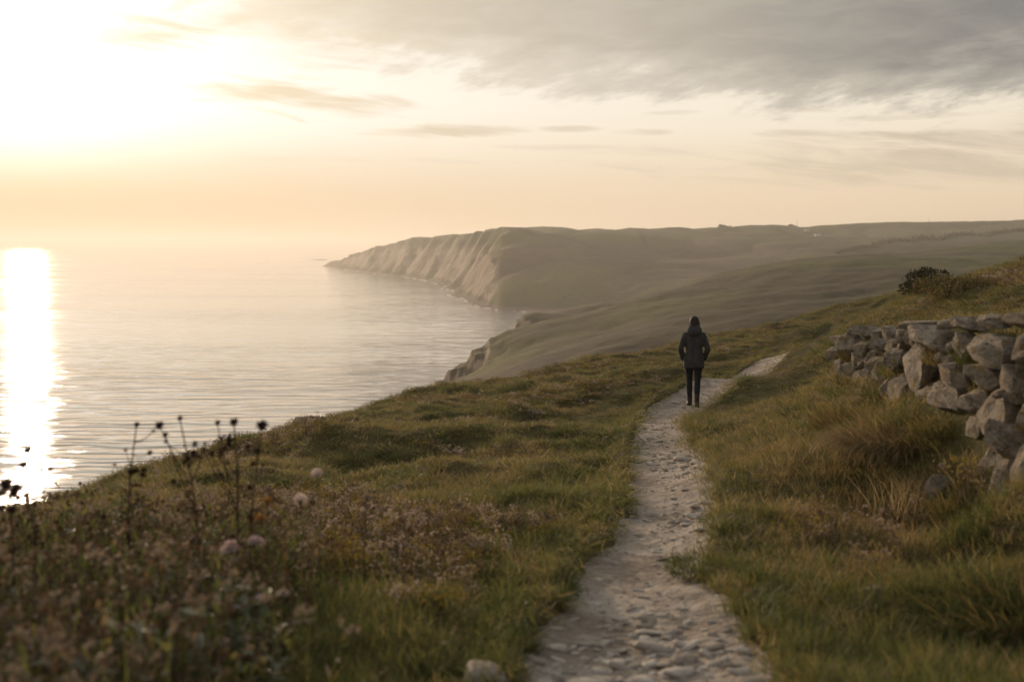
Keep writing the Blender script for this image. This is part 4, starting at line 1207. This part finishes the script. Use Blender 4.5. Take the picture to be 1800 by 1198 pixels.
    rings(bm, [(1.325, 0, -.125, .05, .02), (1.36, 0, -.118, .10, .045), (1.40, 0, -.095, .135, .075), (1.44, 0, -.06, .142, .105), (1.485, 0, -.03, .122, .105), (1.52, 0, -.012, .100, .092), (1.545, 0, -.005, .088, .08)], 24, 2.1)
    fused("hood", bm, M_JKT, root, .010, 3)
    # hair, tucked into the hood
    bm = bmesh.new()
    rings(bm, [(1.46, 0, -.045, .070, .06), (1.50, 0, -.035, .088, .075), (1.55, 0, -.012, .090, .088), (1.60, 0, .002, .090, .096), (1.645, 0, .004, .082, .090), (1.68, 0, .004, .058, .066), (1.70, 0, .002, .022, .026)], 22, 2.0)
    capsule(bm, (-.078, .01, 1.58), (-.092, .02, 1.44), .028, .026); capsule(bm, (.078, .01, 1.58), (.088, .02, 1.45), .026, .022)
    fused("hair", bm, M_HAIR, root, .009, 2)
build_person()

# ------------------------------------------------------------------ far details
def far_z(x, y): return float(height(np.array([x]), np.array([y]), False)[0])
def skyline(px, y0, y1):
    Y = np.linspace(y0, y1, 800); d = at(px, 400, 1.0)
    X = d.x * Y; Z = height(X, Y, False); i = int(np.argmax((Z - CZ) / Y))
    return float(X[i]), float(Y[i]), float(Z[i])
def mast(px, h, label):
    x, y, z = skyline(px, 1300, 2900)
    root = link("radio_mast", None, label=label, cat="mast", group="masts on the far ridge", loc=(x, y, z))
    m = plain_mat("mast_steel", (0.12, 0.11, 0.10), .6)
    mb = MB(); mb.tube([(0, 0, -2), (0, 0, h * .6), (0, 0, h)], [.30, .22, .12], 6); link("pole", mb.mesh("pole", [m]), None, root)
    mb = MB(); mb.tube([(-1.0, 0, h * .82), (1.0, 0, h * .82)], [.10, .10], 5); link("crossarm", mb.mesh("crossarm", [m]), None, root)
mast(1401, 13, "thin mast on the far ridge, left one of two")
mast(1633, 7, "short thin mast on the far ridge, right one of two")
def hedge(pts, w, h, label, name="hedgerow", cat="hedge"):
    mb = MB()
    P = []
    for (px, py, Y) in pts: P.append(at(px, py, Y))
    o0 = Vector((P[0].x, P[0].y, far_z(P[0].x, P[0].y)))
    for a, b in zip(P, P[1:]):
        L = (b - a).length
        for i in range(max(3, int(L / (w * .5)))):
            t = rnd.random(); q = a.lerp(b, t); q.z = far_z(q.x, q.y)
            r = w * rnd.uniform(.5, 1.1); hh = h * rnd.uniform(.4, 1.1)
            for j in range(26):
                d = Vector((rnd.gauss(0, 1), rnd.gauss(0, 1), abs(rnd.gauss(0, 1)))).normalized()
                mb.leaf(q - o0 + Vector((d.x * r, d.y * r, d.z * hh)), rdir(3), rdir(3), r * .9, r * .7)
    root = link(name, None, label=label, cat=cat, loc=o0)
    link("foliage", mb.mesh("foliage", [M_BRAMBLE]), None, root)
def on_hill(px, y): return (px, 0, y)
hedge([(1262, 395, 2090), (1284, 395, 2110)], 4, 3.5, "dark clump of trees on the far skyline above the middle of the ridge", "tree_clump", "trees")
hedge([(1388, 395, 2140), (1402, 395, 2150)], 3, 2, "low dark thicket at the foot of the left mast", "tree_clump", "trees")
hedge([(1540, 437, 1500), (1640, 428, 1620), (1720, 422, 1720), (1810, 418, 1800)], 6, 2.6, "dark hedgerow crossing the far pasture at the right")
hedge([(1470, 441, 1430), (1540, 437, 1500)], 4, 1.6, "thin broken hedgerow lower down the far slope")
def cottage(px, Y, label):
    d = at(px, 402, 1.0); x, y = d.x * Y, Y; z = far_z(x, y)
    wall_m = plain_mat("whitewash", (0.74, 0.70, 0.64)); roof_m = plain_mat("slate", (0.09, 0.085, 0.08)); gl = plain_mat("dark_pane", (0.03, 0.03, 0.035), .2)
    root = link("cottage", None, label=label, cat="cottage", group="white cottages on the far hill", loc=(x, y, z))
    def box(bm, x0, x1, y0, y1, z0, z1):
        v = [bm.verts.new(p) for p in ((x0, y0, z0), (x1, y0, z0), (x1, y1, z0), (x0, y1, z0), (x0, y0, z1), (x1, y0, z1), (x1, y1, z1), (x0, y1, z1))]
        for f in ((3, 2, 1, 0), (4, 5, 6, 7), (0, 1, 5, 4), (1, 2, 6, 5), (2, 3, 7, 6), (3, 0, 4, 7)): bm.faces.new([v[i] for i in f])
    def done(bm, nm, mat, par):
        me = bpy.data.meshes.new(nm); bm.to_mesh(me); bm.free(); return link(nm, me, mat, par)
    bm = bmesh.new(); box(bm, -4, 4, -2.5, 2.5, -1.5, 3.2); done(bm, "wall", wall_m, root)
    mb = MB(); A, B = (-4.3, -2.9, 3.1), (4.3, -2.9, 3.1); Cc, D = (4.3, 2.9, 3.1), (-4.3, 2.9, 3.1); E, F = (-4.3, 0, 5.2), (4.3, 0, 5.2)
    for q in ([A, B, F, E], [Cc, D, E, F], [D, A, E], [B, Cc, F]): mb.face(q)
    rf = link("roof", mb.mesh("roof", [roof_m]), None, root)
    bm = bmesh.new(); box(bm, 2.6, 3.4, -.4, .4, 4.3, 6.1); done(bm, "chimney", wall_m, rf)
    for k in (-2.6, 2.2):
        bm = bmesh.new(); box(bm, k - .5, k + .5, -2.56, -2.49, 1.1, 2.3); done(bm, "window", gl, root)
    bm = bmesh.new(); box(bm, -.5, .5, -2.56, -2.49, 0, 2.0); done(bm, "door", gl, root)
cottage(1418, 2000, "tiny white cottage below the left mast on the far hill")
cottage(1437, 1900, "tiny white cottage right of and below the other one")

def reef():
    p = sea_at(556, 456.5)
    bm = bmesh.new(); bmesh.ops.create_grid(bm, x_segments=60, y_segments=14, size=1.0)
    for v in bm.verts:
        x, y = v.co.x, v.co.y
        e = max(0, 1 - (x * x) ** 1.2 - y * y)
        n = float(fbm(np.array([x * 5]), np.array([y * 3]), 3, 13)[0])
        v.co = Vector((x * 65, y * 60, -1.5 + 9 * e * (0.5 + n) * (0.55 + 0.45 * x)))
    me = bpy.data.meshes.new("reef"); bm.to_mesh(me); bm.free()
    link("reef", me, M_STONE, label="low dark reef in the sea off the tip of the headland", cat="reef", loc=(p.x, p.y, 0))
reef()

# ------------------------------------------------------------------ haze over land and sea
def build_haze():
    bm = bmesh.new()
    bmesh.ops.create_cube(bm, size=1.0)
    bmesh.ops.scale(bm, verts=bm.verts, vec=(46000, 32000, 190))
    bmesh.ops.translate(bm, verts=bm.verts, vec=(0, 11000, 85))
    me = bpy.data.meshes.new("haze"); bm.to_mesh(me); bm.free()
    m, t, out = new_mat("haze_air")
    v = t.node('ShaderNodeVolumePrincipled')
    v.inputs['Color'].default_value = (0.93, 0.90, 0.86, 1)
    v.inputs['Density'].default_value = 0.00015
    v.inputs['Anisotropy'].default_value = 0.40
    v.inputs['Density Attribute'].default_value = ""
    t.l.new(v.outputs[0], out.inputs['Volume'])
    link("haze", me, m, kind="stuff", label="thin warm sea haze over the bay and hills")
build_haze()
